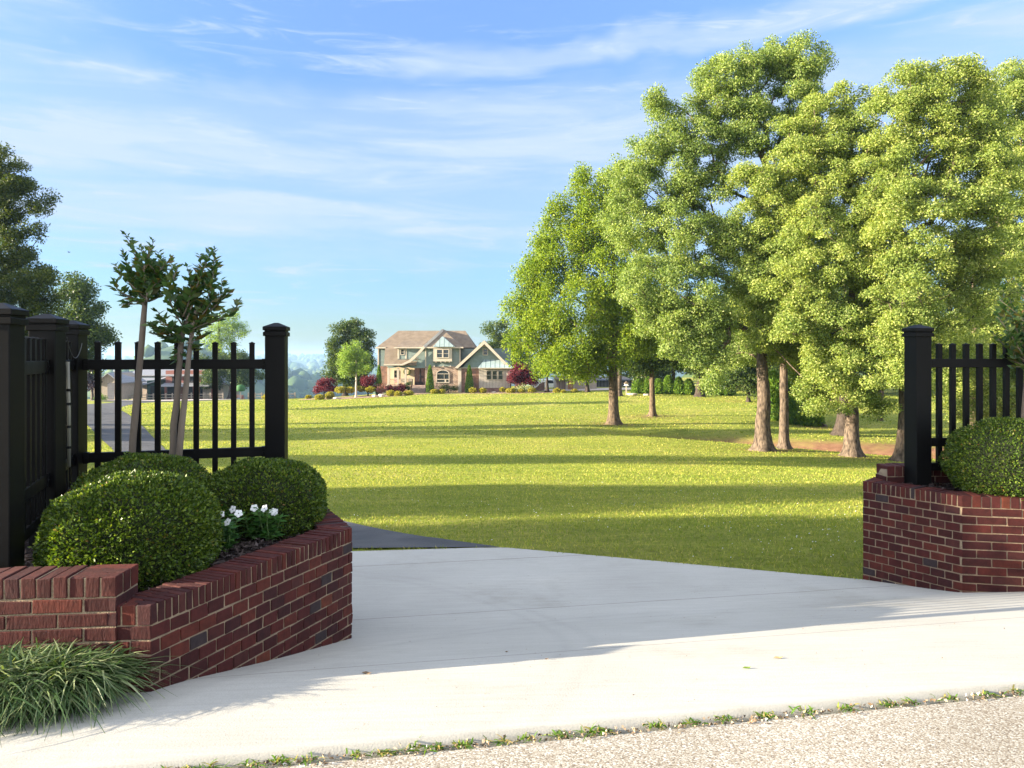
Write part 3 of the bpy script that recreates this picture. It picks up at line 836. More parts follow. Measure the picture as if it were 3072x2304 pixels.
# white periwinkle flowers
VLEAF = leaf_mat("periwinkle_leaf", [(0, (0.038, 0.120, 0.027)), (.6, (0.067, 0.176, 0.038)), (1, (0.114, 0.256, 0.053))], transl=.3, rough=.35, spec=.5)
VSTEM = pmat("periwinkle_stem", (.10, .17, .05), rough=.6)
PETAL = leaf_mat("white_petal", [(0, (.80, .82, .84)), (1, (.88, .89, .90))], transl=.25, rough=.6, tcol=(1, 1, 1))
def periwinkle(x, y, h, flowers, label, seed, nst=5):
    r = np.random.default_rng(seed)
    z0 = ZT - .04
    t = thing('periwinkle', (x, y, z0), label, 'flower', 'white periwinkles in the left planter')
    st = MB(); P = []; T = []; Nn = []; Ln = []; tips = []
    for i in range(nst):
        a = r.uniform(0, 6.28); lean = r.uniform(.02, .09); hh = h * r.uniform(.72, 1.0)
        p0 = np.array([r.normal(0, .012), r.normal(0, .012), 0]); p1 = p0 + np.array([math.cos(a) * lean, math.sin(a) * lean, hh])
        mid = (p0 + p1) / 2 + np.array([math.cos(a), math.sin(a), 0]) * .01
        st.tube([p0, mid, p1], [.0042, .0035, .0025], 5); tips.append(p1)
        for k in range(11):
            f = .10 + .90 * k / 10; q = (p0 * (1 - f) + p1 * f)
            for s in (0, math.pi):
                b_ = a + k * 1.57 + s + r.normal(0, .2)
                P.append(q); T.append((math.cos(b_), math.sin(b_), r.uniform(-.1, .55))); Nn.append((r.normal(0, .2), r.normal(0, .2), 1)); Ln.append(r.uniform(.05, .085) * (1.1 - .35 * f))
    st.build('stem', VSTEM, t)
    P, T, Nn, Ln = map(np.array, (P, T, Nn, Ln))
    V, F = leaf_quads(P, T, Nn, Ln, Ln * .46, fold=.18)
    put('foliage', mesh_arrays('foliage', V, F), VLEAF, t)
    for i in range(flowers):
        c = tips[i % nst] + np.array([r.normal(0, .012), r.normal(0, .012) - .01, .014 + r.uniform(0, .012)])
        fm = MB(); nrm = np.array([r.normal(0, .3), -.9 + r.normal(0, .15), .6]); nrm /= np.linalg.norm(nrm)
        u = np.cross(nrm, (0, 0, 1.)); u /= np.linalg.norm(u); w = np.cross(nrm, u)
        a0 = r.uniform(0, 6.28)
        for k in range(5):
            a = a0 + k * 2 * math.pi / 5
            def pt(rad, da, up=0): return c + (u * math.cos(a + da) + w * math.sin(a + da)) * rad + nrm * up
            fm.poly([pt(.002, 0), pt(.010, -.64, k * .0004), pt(.021, -.56, k * .0004), pt(.026, 0, k * .0004), pt(.021, .56, k * .0004), pt(.010, .64, k * .0004)])
        fm.build('blossom', PETAL, t)
for i, (px, py, Y, h, nf, lb) in enumerate((
        (680, 1655, 4.30, .19, 3, 'white periwinkle lowest in the planter, three blooms close together, nearest the wall top'),
        (676, 1600, 4.58, .21, 1, 'periwinkle with a single white bloom, tucked beside the large boxwood ball'),
        (722, 1600, 4.72, .19, 1, 'periwinkle with one rounded white bloom, in front of the dark boxwood ball'),
        (762, 1622, 4.58, .15, 0, 'green periwinkle without open blooms, between the blooming ones'),
        (806, 1622, 4.52, .20, 4, 'periwinkle with the biggest cluster of white blooms, on the right of the flower patch'))):
    q = at(px, py, Y); periwinkle(q[0], q[1], h, nf, lb, 50 + i, 6)

# crape myrtle whips
CM_BARK = pmat("crape_myrtle_bark", (.20, .16, .125), (.125, .10, .08), scale=9, rough=.8, bump=.5, bscale=30, stretch=(1, 1, .25))
CM_LEAF = leaf_mat("crape_myrtle_leaf", [(0, (0.033, 0.081, 0.031)), (.55, (0.060, 0.121, 0.039)), (.85, (0.112, 0.149, 0.036)), (1, (0.180, 0.108, 0.033))], transl=.4, rough=.35, spec=.5)
def myrtle(label, trunks, tips_list, seed, nleaf=13, zbase=None):
    """trunks: polylines; tips_list: (start, end) shoots with paired leaves"""
    r = np.random.default_rng(seed)
    base = np.array(trunks[0][0][0], float)
    t = thing('crape_myrtle', base, label, 'small tree', 'young crape myrtles')
    tm = MB()
    for pl, r0, r1 in trunks:
        pl = np.array(pl, float) - base; k = 10; T = np.linspace(0, len(pl) - 1, k); pts = []
        for q in T:
            i = min(int(q), len(pl) - 2); f = q - i; pts.append(pl[i] * (1 - f) + pl[i + 1] * f + r.normal(0, .0025, 3))
        tm.tube(pts, list(np.linspace(r0, r1, k) * (1 + .06 * r.normal(size=k))), 9)
    P = []; T = []; Nn = []; Ln = []
    for a, b_ in tips_list:
        a = np.array(a, float) - base; b_ = np.array(b_, float) - base
        d = b_ - a; Lg = np.linalg.norm(d); side = np.array([r.normal(0, .12), r.normal(0, .12), 0]) * Lg
        pts = [a + d * f + side * math.sin(math.pi * f) for f in np.linspace(0, 1, 5)]
        tm.tube(pts, [.006, .005, .004, .003, .0018], 5)
        n = max(7, int(Lg / .017))
        for k in range(n):
            f = .1 + .9 * k / (n - 1); q = a + d * f + side * math.sin(math.pi * f) + r.normal(0, .012 * (1 - .7 * f), 3)
            for s in (0, 1):
                an = r.uniform(0, 6.28); h = np.array([math.cos(an), math.sin(an), r.uniform(-.25, .75)]); h /= np.linalg.norm(h)
                P.append(q); T.append(h + .5 * d / Lg); Nn.append(r.normal(0, .5, 3) + np.array([0, 0, .8])); Ln.append(r.uniform(.055, .095) * (1.05 - .5 * f ** 3))
    tm.build('trunk', CM_BARK, t, smooth=True)
    P, T, Nn, Ln = map(np.array, (P, T, Nn, Ln))
    V, F = leaf_quads(P, T, Nn, Ln, Ln * .46, fold=.22)
    put('foliage', mesh_arrays('foliage', V, F), CM_LEAF, t)
    return t
def shoots(rows, Y, seed, spread=.10):
    r = np.random.default_rng(seed); out = []
    rows = rows + [(a_, b_, c_ + r.normal(0, 16), d_ + abs(r.normal(0, 40))) for a_, b_, c_, d_ in rows[::5]]
    for (x0, y0, x1, y1) in rows:
        a = at(x0, y0, Y + r.normal(0, .04)); b_ = at(x1, y1, Y + r.normal(0, spread)); out.append((a, b_))
    return out
Ym = 5.12
r1 = [(440, 905, 375, 700), (440, 900, 462, 722), (440, 900, 420, 745), (435, 895, 345, 792), (440, 880, 400, 760), (445, 885, 510, 775), (440, 900, 475, 760), (430, 905, 352, 840), (430, 905, 365, 885),
      (440, 905, 500, 830), (435, 890, 440, 770), (445, 890, 490, 800), (430, 900, 385, 820), (440, 905, 470, 860), (440, 900, 425, 800), (438, 910, 395, 905), (445, 905, 485, 880), (440, 870, 455, 745), (430, 880, 372, 760)]
myrtle('slim crape myrtle with one straight pale trunk, taller of the pair', [([at(388, 1560, Ym), at(395, 1382, Ym), at(410, 1180, Ym), at(430, 980, Ym), at(440, 885, Ym)], .026, .017)], shoots(r1, Ym, 3), 11)
r2 = [(560, 930, 645, 745), (570, 930, 655, 790), (560, 960, 600, 765), (550, 980, 535, 800), (560, 980, 665, 840), (570, 990, 690, 875), (560, 1000, 680, 935), (545, 1000, 480, 960), (545, 1010, 450, 970), (540, 1030, 455, 1000),
      (550, 950, 560, 800), (560, 940, 615, 800), (550, 960, 500, 840), (560, 970, 620, 850), (555, 980, 585, 840), (565, 1000, 650, 960), (550, 1030, 500, 1020), (550, 1050, 520, 1070), (560, 1050, 600, 1040), (545, 1060, 530, 1090), (570, 1010, 640, 900), (560, 990, 540, 870), (560, 1030, 625, 1000), (560, 960, 640, 810), (545, 1000, 510, 900), (555, 1020, 470, 930)]
myrtle('crape myrtle with two fused trunks leaning right beside the slim one', [([at(508, 1560, Ym + .03), at(515, 1390, Ym + .03), at(525, 1240, Ym + .03), at(540, 1080, Ym + .03), at(548, 990, Ym + .03)], .027, .018),
        ([at(528, 1560, Ym), at(535, 1390, Ym), at(548, 1240, Ym), at(563, 1090, Ym), at(590, 930, Ym)], .024, .016)], shoots(r2, Ym + .02, 4), 12)
r3 = [(3085, 1080, 3010, 860), (3085, 1070, 3050, 850), (3080, 1090, 2985, 940), (3085, 1090, 2978, 1000), (3085, 1100, 3010, 1070), (3090, 1080, 3100, 850), (3080, 1050, 3030, 900), (3085, 1100, 3040, 1100), (3090, 1060, 3140, 930), (3085, 1060, 3000, 900), (3085, 1090, 3030, 1000), (3090, 1090, 3060, 960), (3090, 1100, 3150, 1010), (3085, 1040, 3075, 880)]
myrtle('crape myrtle cut by the right edge, behind the right boxwood', [([at(3062, 1500, 6.35), at(3070, 1280, 6.35), at(3082, 1120, 6.35), at(3088, 1060, 6.35)], .026, .02)], shoots(r3, 6.3, 6), 13)

# variegated liriope in front of the left wall
LIR = leaf_mat("liriope_blade", [(0, (0.032, 0.068, 0.022)), (.45, (0.054, 0.104, 0.030)), (.6, (0.094, 0.144, 0.056)), (.8, (0.216, 0.264, 0.128)), (1, (0.302, 0.344, 0.195))], transl=.3, rough=.4, spec=.4)
def blade_mesh(roots, dirs, lens, wid, droop, seg=4, side=None):
    """arching strap leaves, seg quads each"""
    n = len(roots); V = np.zeros((n, seg + 1, 2, 3)); up = np.array([0, 0, 1.])
    az = dirs.copy(); az[:, 2] = 0; az /= np.linalg.norm(az, axis=1, keepdims=True) + 1e-9
    sd = np.cross(az, up)
    if side is not None: sd = sd + side; sd /= np.linalg.norm(sd, axis=1, keepdims=True)
    for k in range(seg + 1):
        f = k / seg
        p = roots + dirs * (lens * f)[:, None] + az * (lens * droop * .45 * f * f)[:, None] - up * (lens * droop * .75 * f ** 2.2)[:, None]
        w = wid * (1 - f ** 2.5) * .5 + .0004
        V[:, k, 0] = p - sd * w[:, None]; V[:, k, 1] = p + sd * w[:, None]
    b = (np.arange(n) * (seg + 1) * 2)[:, None, None]
    k = (np.arange(seg) * 2)[None, :, None]
    F = b + k + np.array([0, 1, 3, 2])[None, None, :]
    return V.reshape(-1, 3), F.reshape(-1, 4)
def liriope(label, centers, n, rad, Lr, loc):
    r = np.random.default_rng(int(abs(loc[0]) * 1000))
    c = np.array(centers); k = r.integers(0, len(c), n)
    x = c[k, 0] + r.normal(0, rad, n); y = c[k, 1] + r.normal(0, rad, n)
    z = pave_z(x, y) + .085
    a = r.uniform(0, 6.283, n); el = r.uniform(.6, 1.4, n)
    d = np.column_stack([np.cos(a) * np.cos(el), np.sin(a) * np.cos(el) - .03, np.sin(el)])
    V, F = blade_mesh(np.column_stack([x, y, z]), d, r.uniform(*Lr, n), r.uniform(.006, .011, n), r.uniform(.5, 1.25, n), 5, side=r.normal(0, .3, (n, 3)))
    me = mesh_arrays('liriope', V, F)
    return tag(put('liriope', me, LIR, smooth=True), label, 'ornamental grass')
liriope('arching green and cream striped liriope clump tucked against the corner of the left brick wall', [(-1.92, 3.13), (-2.03, 3.14), (-1.84, 3.13), (-1.97, 3.06), (-2.14, 3.13)], 5600, .06, (.19, .33), (-1.83, 3.0))
liriope('arching green and cream striped liriope clump cut off by the left edge', [(-2.24, 3.08), (-2.36, 3.03), (-2.12, 3.0), (-2.48, 3.06), (-2.28, 2.94), (-2.62, 2.95)], 6400, .065, (.19, .33), (-2.3, 2.9))
SOIL = pmat("dark_soil", (.03, .022, .016), (.05, .04, .03), scale=30, rough=.95, bump=1, bscale=60)
rows = [((-4.4, 2.55 + .0 * k), (-1.72, 3.02)) for k in (0,)] + [((-4.4, 2.75), (-1.64, 3.10)), ((-4.4, 3.0), (-1.66, 3.22))]
tag(rows_sheet("planting_bed", SOIL, [((-4.4, 2.60), (-1.80, 2.92)), ((-4.4, 2.8), (-1.66, 3.08)), ((-4.4, 3.0), (-1.72, 3.22))], 24, pave_z, .035), kind='structure', label='dark soil strip under the liriope')

# weeds in the joint between concrete and road
WEED = leaf_mat("weed_blade", [(0, (.06, .14, .015)), (.5, (.11, .20, .025)), (.8, (.20, .26, .05)), (1, (.34, .24, .09))], transl=.35, rough=.5)
def weed(s, n, h, flat, label, seed):
    r = np.random.default_rng(seed)
    p = np.array(xy(s, 2.67)); z = float(pave_z(p[0], p[1])) - .012
    x = r.normal(0, .02, n); y = r.normal(0, .008, n)
    a = r.uniform(0, 6.283, n); el = np.clip(r.normal(.75 - .45 * flat, .3, n), .08, 1.45)
    d = np.column_stack([np.cos(a) * np.cos(el), np.sin(a) * np.cos(el), np.sin(el)])
    V, F = blade_mesh(np.column_stack([x, y, np.zeros(n)]), d, r.uniform(.5, 1, n) * h, r.uniform(.0035, .008, n), r.uniform(.3, .9, n), 3, side=r.normal(0, .4, (n, 3)))
    o = put('weed_tuft', mesh_arrays('weed_tuft', V, F), WEED)
    o.location = (p[0], p[1], z)
    return tag(o, label, 'weed', 'weeds in the joint between concrete and road')
EDGE = np.array([.02, .10, .17, .27, .36, .43, .58, .66, .75, .82, .90, 1.02, 1.10, 1.22, 1.30, 1.36, 1.53, 1.66, 1.78, 1.92, 2.06, 2.22, 2.38, 2.47, 2.62, 2.78, 2.9, 3.0]) * 1.17 - .75
for i, s in enumerate(EDGE):
    weed(s, [26, 40, 18, 30, 48, 22][i % 6], [.04, .055, .035, .045, .065, .04][(i * 5) % 6], [0, .6, .2, .9][i % 4],
         'green weed tuft in the joint at the road edge, ' + ORD[i] + ' from the left', 200 + i)
# grit in the joint
n = 900
s = rng.uniform(-1.2, 3.6, n); v = 2.655 + rng.normal(0, .014, n); px_, py_ = xy(s, v)
gp = np.column_stack([px_, py_, pave_z(px_, py_) - .012 + rng.random(n) * .006])
T = unit(n); Nn = unit(n)
V, F = leaf_quads(gp, T, Nn, rng.uniform(.006, .022, n), rng.uniform(.005, .014, n), .5)
GRIT = leaf_mat("joint_grit", [(0, (.06, .045, .03)), (.5, (.2, .14, .09)), (.9, (.4, .33, .25)), (1, (.7, .68, .64))], transl=0, rough=.95)
tag(put('grit', mesh_arrays('grit', V, F), GRIT), 'grit and dead leaf bits in the joint at the road edge', 'grit', kind='stuff')
# fallen leaves and crumbs on the concrete
DEAD = pmat("dead_leaf", (.10, .07, .05), (.2, .13, .06), scale=30, rough=.85)
TAN = pmat("tan_dead_leaf", (.32, .22, .10), (.24, .16, .07), scale=30, rough=.85)
for (px, py, Y, ln, mt, lb) in ((1100, 2022, 3.44, .055, DEAD, 'dark curled leaf on the concrete near the brick corner'), (2334, 2018, 3.5, .045, TAN, 'tan fallen leaf lying on the sunlit concrete'), (2240, 2068, 3.35, .04, WEED, 'greenish leaf on the sunlit concrete near the road edge'),
                              (1640, 1966, 3.6, .02, DEAD, 'small dark leaf scrap in the middle of the driveway shade'), (1520, 1928, 3.85, .018, DEAD, 'tiny dark seed pod in the driveway shade')):
    q = at(px, py, Y); z = float(pave_z(q[0], q[1])) + .014
    m = MB(); k = ln / 2
    m.add([(-k, 0, .002), (-k * .4, -k * .35, .004), (k * .5, -k * .3, .003), (k, 0, .009), (k * .5, k * .3, .005), (-k * .4, k * .35, .006), (0, 0, .0015)], [(0, 1, 6), (1, 2, 6), (2, 3, 6), (3, 4, 6), (4, 5, 6), (5, 0, 6)])
    o = m.build('fallen_leaf', mt); o.location = (q[0], q[1], z); o.rotation_euler = (0, 0, rng.uniform(-.4, .4))
    tag(o, lb, 'leaf', 'fallen leaves on the concrete')
n = 260
s = rng.uniform(-.4, 4.2, n); v = 2.8 + rng.random(n) ** 1.3 * 4; px_, py_ = xy(s, v)
gp = np.column_stack([px_, py_, pave_z(px_, py_) + .013])
V, F = leaf_quads(gp, np.column_stack([rng.normal(size=n), rng.normal(size=n), np.abs(rng.normal(size=n)) * .3]), unit(n) + np.array([0, 0, 1.5]), rng.uniform(.003, .011, n), rng.uniform(.002, .006, n), .3)
tag(put('debris', mesh_arrays('debris', V, F), DEAD), 'tiny dark specks of debris scattered on the concrete', 'debris', kind='stuff')
# ================================================================== trees
LEAF_A = leaf_mat("maple_leaf", [(0, (0.0900, 0.1500, 0.0156)), (.4, (0.1500, 0.2280, 0.0221)), (.8, (0.2280, 0.3000, 0.0338)), (1, (0.3120, 0.3720, 0.0624))], transl=.45, patch=[(.5, (.72, .78, .7), (1.2, 1.12, 1.0))])
LEAF_B = leaf_mat("tulip_tree_leaf", [(0, (0.0949, 0.1489, 0.0450)), (.4, (0.1722, 0.2458, 0.0660)), (.8, (0.2681, 0.3437, 0.1110)), (1, (0.4012, 0.4406, 0.2250))], transl=.42, patch=[(.5, (.70, .76, .7), (1.2, 1.14, 1.0))])
LEAF_C = leaf_mat("oak_leaf", [(0, (0.1127, 0.1693, 0.0450)), (.4, (0.2136, 0.2856, 0.0720)), (.8, (0.3263, 0.3896, 0.1170)), (1, (0.4737, 0.4937, 0.2250))], transl=.44, patch=[(.5, (.70, .76, .7), (1.2, 1.12, 1.0))])
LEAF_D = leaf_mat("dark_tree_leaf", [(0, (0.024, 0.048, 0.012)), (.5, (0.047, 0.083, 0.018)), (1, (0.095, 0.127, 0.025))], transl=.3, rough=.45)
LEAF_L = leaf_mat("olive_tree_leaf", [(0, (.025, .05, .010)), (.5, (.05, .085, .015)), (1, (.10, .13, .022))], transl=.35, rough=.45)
LEAF_O = leaf_mat("shaded_oak_leaf", [(0, (0.025, 0.043, 0.008)), (.5, (0.049, 0.078, 0.012)), (1, (0.105, 0.124, 0.018))], transl=.3, rough=.5)  # oak leaf darkened: the tree's shaded side is put into the colour
LEAF_RED = leaf_mat("red_maple_leaf", [(0, (.045, .006, .012)), (.5, (.10, .012, .024)), (1, (.19, .04, .05))], transl=.3, tcol=(1.5, .7, .7))
LEAF_GOLD = leaf_mat("golden_shrub_leaf", [(0, (.14, .15, .015)), (.5, (.26, .24, .025)), (1, (.42, .36, .06))], transl=.3)
LEAF_CON = leaf_mat("conifer_spray", [(0, (0.0540, 0.1250, 0.0144)), (.5, (0.1080, 0.2000, 0.0240)), (1, (0.2025, 0.2875, 0.0360))], transl=.25, rough=.5)
LEAF_DOG = leaf_mat("young_tree_leaf", [(0, (.11, .19, .03)), (.5, (.18, .28, .05)), (1, (.28, .36, .09))], transl=.4, rough=.45)
def bark(name, c1, c2):
    return pmat(name, c1, c2, scale=5, rough=.95, bump=1.0, bscale=11, stretch=(2.2, 2.2, .8), lo=.36, hi=.66, detail=9, spec=.1)
BARK1 = bark("maple_bark", (0.1520, 0.1120, 0.0760), (0.0480, 0.0368, 0.0280))
BARK2 = bark("oak_bark", (0.1499, 0.1150, 0.0871), (0.0383, 0.0292, 0.0230))
BARK3 = bark("dark_bark", (.07, .055, .045), (.035, .028, .024))

def bilobes(lobes, Y, base):
    """photo-scaled crown lobes -> local centres and radii; each lobe is a real ellipsoid at its own depth"""
    out = []
    for lb in lobes:
        px, py, rx, ry = lb[:4]; dy = lb[4] if len(lb) > 4 else 0.0
        Yl = Y + dy; c = at(px, py, Yl) - base; k = Yl / FPX
        out.append((c, np.array([rx * k, (rx + ry) / 2 * k * .95, ry * k])))
    return out

def grow_tree(name, label, base, trunk_px, lobes, leaf, bark_m, r0, lsz=.15, lai=2.6, cr=.7, seed=1, group=None, cat='tree', forks=None, nside=14, spiky=0.0, droop=0.0, buttress=.5, flat=.78, fill=3.6, up=.5, thin=1.0):
    """trunk_px: local polyline of the trunk; lobes: [(centre, radii)] local"""
    global rng
    r = np.random.default_rng(seed)
    t = thing(name, base, label, cat, group)
    # --- clumps
    Cs = []; Rs = []
    for c, rad in lobes:
        g = float(np.cbrt(np.prod(rad)))
        n = max(5, int(fill * (g / cr) ** 2 * thin))
        d = r.normal(size=(n, 3)); d /= np.linalg.norm(d, axis=1, keepdims=True)
        f = .25 + .70 * r.random(n) ** .55
        Cs.append(c + d * f[:, None] * rad); Rs.append(cr * r.uniform(.55, 1.5, n))
    C = np.vstack(Cs); RR = np.concatenate(Rs)
    # --- skeleton: every clump hangs on the nearest limb below it
    tp = np.array(trunk_px, float); k = 22
    TT = np.linspace(0, len(tp) - 1, k); TR = []
    for q in TT:
        i = min(int(q), len(tp) - 2); f = q - i; TR.append(tp[i] * (1 - f) + tp[i + 1] * f)
    TR = np.array(TR); TR[2:, :2] += np.cumsum(r.normal(0, r0 * .06, (k - 2, 2)), axis=0)
    Ht = TR[-1, 2]
    nodes = [p for p in TR]; par = [-1] + list(range(k - 1)); wt = np.zeros(k + 3 * len(C) + 5)
    low = int(k * .30)
    order = np.argsort(np.hypot(C[:, 0] - tp[-1, 0] * .5, C[:, 1] - tp[-1, 1] * .5) + .25 * np.abs(C[:, 2] - C[:, 2].mean()))
    branches = []
    NA = np.zeros((k + 3 * len(C) + 5, 3)); NA[:k] = TR; nn = k
    for ci in order:
        c = C[ci]
        D = NA[low:nn] - c; hd = np.hypot(D[:, 0], D[:, 1])
        cost = np.linalg.norm(D, axis=1) + 1.6 * np.maximum(0, NA[low:nn, 2] - (c[2] - .35 * hd))
        j = int(np.argmin(cost)) + low
        a = NA[j]; d = c - a; Lg = np.linalg.norm(d)
        bow = np.array([0, 0, (.12 - droop * .3) * Lg]) + r.normal(0, .05 * Lg, 3)
        p1 = a + d * .4 + bow * .8; p2 = a + d * .75 + bow * .6
        ids = [j]
        for q in (p1, p2, c):
            NA[nn] = q; par.append(ids[-1]); ids.append(nn); nn += 1
        branches.append(ids)
        q = ids[-1]
        while q >= 0:
            wt[q] += 1; q = par[q]
    rt = np.clip(.0105 * (r0 / .35) ** .3 * (wt[:nn] + .6) ** .5, .010, r0 * .42)
    tm = MB()
    for ids in branches:
        pts = [NA[i] for i in ids]; rad = [min(rt[i], rt[ids[1]] * 1.1) for i in ids]
        tm.tube(pts, rad, 6 if rad[0] > .05 else 4, cap=False)
    # trunk with root flare
    hh = TR[:, 2]; L_ = max(Ht, .1)
    b0 = len(tm.v); zs = np.concatenate([[-.25, 0, .1, .25, .5, .9], np.linspace(1.5, Ht, 14)]) if Ht > 3 else np.linspace(-.1, Ht, 10)
    ph = r.uniform(0, 6.28)
    for z in zs:
        x = np.interp(z, hh, TR[:, 0]); y = np.interp(z, hh, TR[:, 1])
        rr = r0 * (1 - .78 * max(0, z) / L_) ** .9
        fl = math.exp(-max(z, 0) / (r0 * 1.1))
        for q in range(nside):
            a = 2 * math.pi * q / nside
            w = rr * (1 + .75 * fl * (1 + buttress * 1.6 * math.sin(5 * a + ph) * fl) + .05 * math.sin(3 * a + z * 1.3))
            tm.v.append((x + math.cos(a) * w, y + math.sin(a) * w, z))
    for i in range(len(zs) - 1):
        for q in range(nside):
            q2 = (q + 1) % nside; tm.f.append((b0 + i * nside + q, b0 + i * nside + q2, b0 + (i + 1) * nside + q2, b0 + (i + 1) * nside + q))
    tm.build('trunk', bark_m, t, smooth=True)
    # --- leaves
    area = lsz * lsz * .62 * .5
    vol_area = sum(math.pi * rad[0] * rad[2] for _, rad in lobes)
    n = int(2.0 * lai * vol_area / area)
    w = RR ** 2; k_ = r.choice(len(C), n, p=w / w.sum())
    d = r.normal(size=(n, 3)); d /= np.linalg.norm(d, axis=1, keepdims=True)
    f = r.random(n) ** .5
    sc = np.column_stack([np.ones(n), np.ones(n), np.full(n, flat + spiky)])
    P = C[k_] + d * (f * RR[k_])[:, None] * sc
    if spiky:
        P[:, 2] += spiky * RR[k_] * (1 - np.hypot(d[:, 0], d[:, 1]) * f) * .8
    if droop:
        P[:, 2] -= droop * RR[k_] * f ** 2 * (np.hypot(d[:, 0], d[:, 1]))
    T = d * .6 + r.normal(size=(n, 3)) * .8; T[:, 2] -= droop * .8
    Nn = r.normal(size=(n, 3)) * .5 + d * .95; Nn[:, 2] += up * .7
    V, F = leaf_quads(P, T, Nn, r.uniform(.7, 1.3, n) * lsz, r.uniform(.7, 1.2, n) * lsz * .62, .16)
    put('crown', mesh_arrays('crown', V, F), leaf, t)
    return t, n
NLEAF = {}
G_R = 'broad trees on the right of the lawn'
def px_tree(name, label, bx, by, Y, lobes, leaf, bark_m, r0, top_py, lean=0.0, on_ground=True, **kw):
    b = at(bx, by, Y)
    if on_ground: b[2] = gz(b[0], b[1]) - .03
    H = at(bx, top_py, Y)[2] - b[2]
    ln = lean
    if kw.get('group') == G_R: lobes = [(*l_[:2], l_[2] * 1.14, l_[3] * 1.12, *l_[4:]) for l_ in lobes]
    tp = [(0, 0, 0), (ln * .2, 0, H * .3), (ln * .55, .1, H * .65), (ln, 0, H)]
    t, n = grow_tree(name, label, b, tp, bilobes(lobes, Y, b), leaf, bark_m, r0, **kw)
    NLEAF[label] = n
    return t
G_R = 'broad trees on the right of the lawn'
px_tree('maple_tree', 'bright green maple with upswept branches, standing alone nearest the house', 1840, 1275, 55,
    [(1800, 650, 95, 120), (1735, 560, 40, 60), (1700, 760, 110, 120), (1610, 850, 70, 95), (1555, 915, 42, 55), (1720, 930, 150, 110, -1.5), (1620, 1020, 105, 85), (1690, 1085, 110, 60, -2), (1850, 830, 120, 170, -1), (1880, 1010, 130, 95, -1), (1770, 1090, 90, 55), (1860, 580, 80, 100), (1950, 930, 80, 120), (1680, 660, 40, 60), (1640, 730, 34, 50), (1575, 845, 24, 40)],
    LEAF_A, BARK1, .39, 700, lsz=.17, lai=2.3, cr=.62, seed=21, spiky=.35)
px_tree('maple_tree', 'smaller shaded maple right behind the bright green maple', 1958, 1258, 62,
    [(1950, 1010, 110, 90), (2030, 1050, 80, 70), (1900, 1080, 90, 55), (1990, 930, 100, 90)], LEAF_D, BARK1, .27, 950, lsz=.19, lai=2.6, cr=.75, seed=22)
px_tree('tulip_tree', 'tallest tree with an open double crown and two flared trunks at its foot', 2290, 1360, 38,
    [(2410, 175, 75, 70), (2330, 170, 60, 60), (2265, 200, 55, 65), (2205, 210, 60, 60), (2130, 230, 62, 60), (2150, 310, 85, 70), (2230, 300, 80, 80), (2385, 280, 85, 80), (2440, 300, 42, 80), (2400, 400, 70, 80), (1965, 320, 48, 55), (2020, 400, 78, 75), (1955, 470, 70, 70), (2110, 430, 95, 80), (2190, 420, 60, 70),
     (1890, 540, 70, 70), (2000, 560, 95, 85), (2120, 580, 90, 85), (1880, 680, 90, 90), (2010, 720, 110, 100, -1), (2140, 740, 95, 100, -1), (1950, 860, 95, 95, -2), (2080, 880, 105, 100, -2), (2160, 980, 90, 85, -2), (2060, 1030, 80, 75, -2), (2130, 1110, 70, 55, -2.5), (2230, 700, 80, 90, -1), (2240, 830, 80, 90, -1), (1990, 960, 80, 80, -2), (2230, 1050, 70, 60, 2), (2265, 420, 60, 80), (2290, 350, 55, 60), (2380, 520, 70, 85), (2330, 610, 60, 70, 1)],
    LEAF_B, BARK2, .40, 760, flat=.7, fill=3.0, lsz=.108, lai=2.2, cr=.50, seed=23, lean=-.4, group=G_R)
px_tree('oak_tree', 'slimmer trunk standing close behind the tallest tree', 2352, 1352, 39.5,
    [(2360, 700, 90, 95), (2280, 800, 80, 90), (2350, 860, 95, 90), (2260, 930, 75, 75), (2400, 960, 80, 70), (2330, 1020, 75, 55), (2420, 800, 80, 100)],
    LEAF_C, BARK2, .26, 640, lsz=.108, lai=2.3, cr=.5, seed=24, group=G_R)
px_tree('oak_tree', 'yellow-green oak whose low branches hang over a pale flared trunk', 2555, 1383, 36,
    [(2480, 320, 80, 65), (2570, 330, 70, 60), (2420, 400, 80, 80), (2530, 420, 100, 80), (2360, 500, 75, 80), (2460, 540, 110, 90), (2590, 530, 90, 95), (2340, 640, 85, 90), (2450, 680, 110, 100, -1), (2570, 690, 110, 100, -1), (2310, 790, 80, 90), (2590, 620, 60, 60, 2), (2420, 830, 100, 90, -1.5), (2540, 850, 110, 95, -1.5), (2300, 900, 70, 70), (2400, 960, 85, 70, -2), (2520, 1000, 100, 80, -2), (2600, 960, 80, 90, -1), (2400, 1060, 80, 60, 2), (2470, 760, 90, 90, -2), (2480, 1090, 85, 65, -2.5), (2560, 1130, 85, 70, -2.5), (2440, 1180, 60, 45, -1), (2520, 1190, 80, 55, -2.5), (2610, 1190, 60, 50, -2), (2640, 640, 70, 80), (2650, 780, 70, 80), (2640, 420, 55, 60), (2250, 560, 60, 70), (2620, 860, 70, 70, 1), (2300, 1000, 60, 60)],
    LEAF_C, BARK2, .35, 760, flat=.62, fill=2.9, lsz=.108, lai=2.3, cr=.5, seed=25, droop=.35, group=G_R)
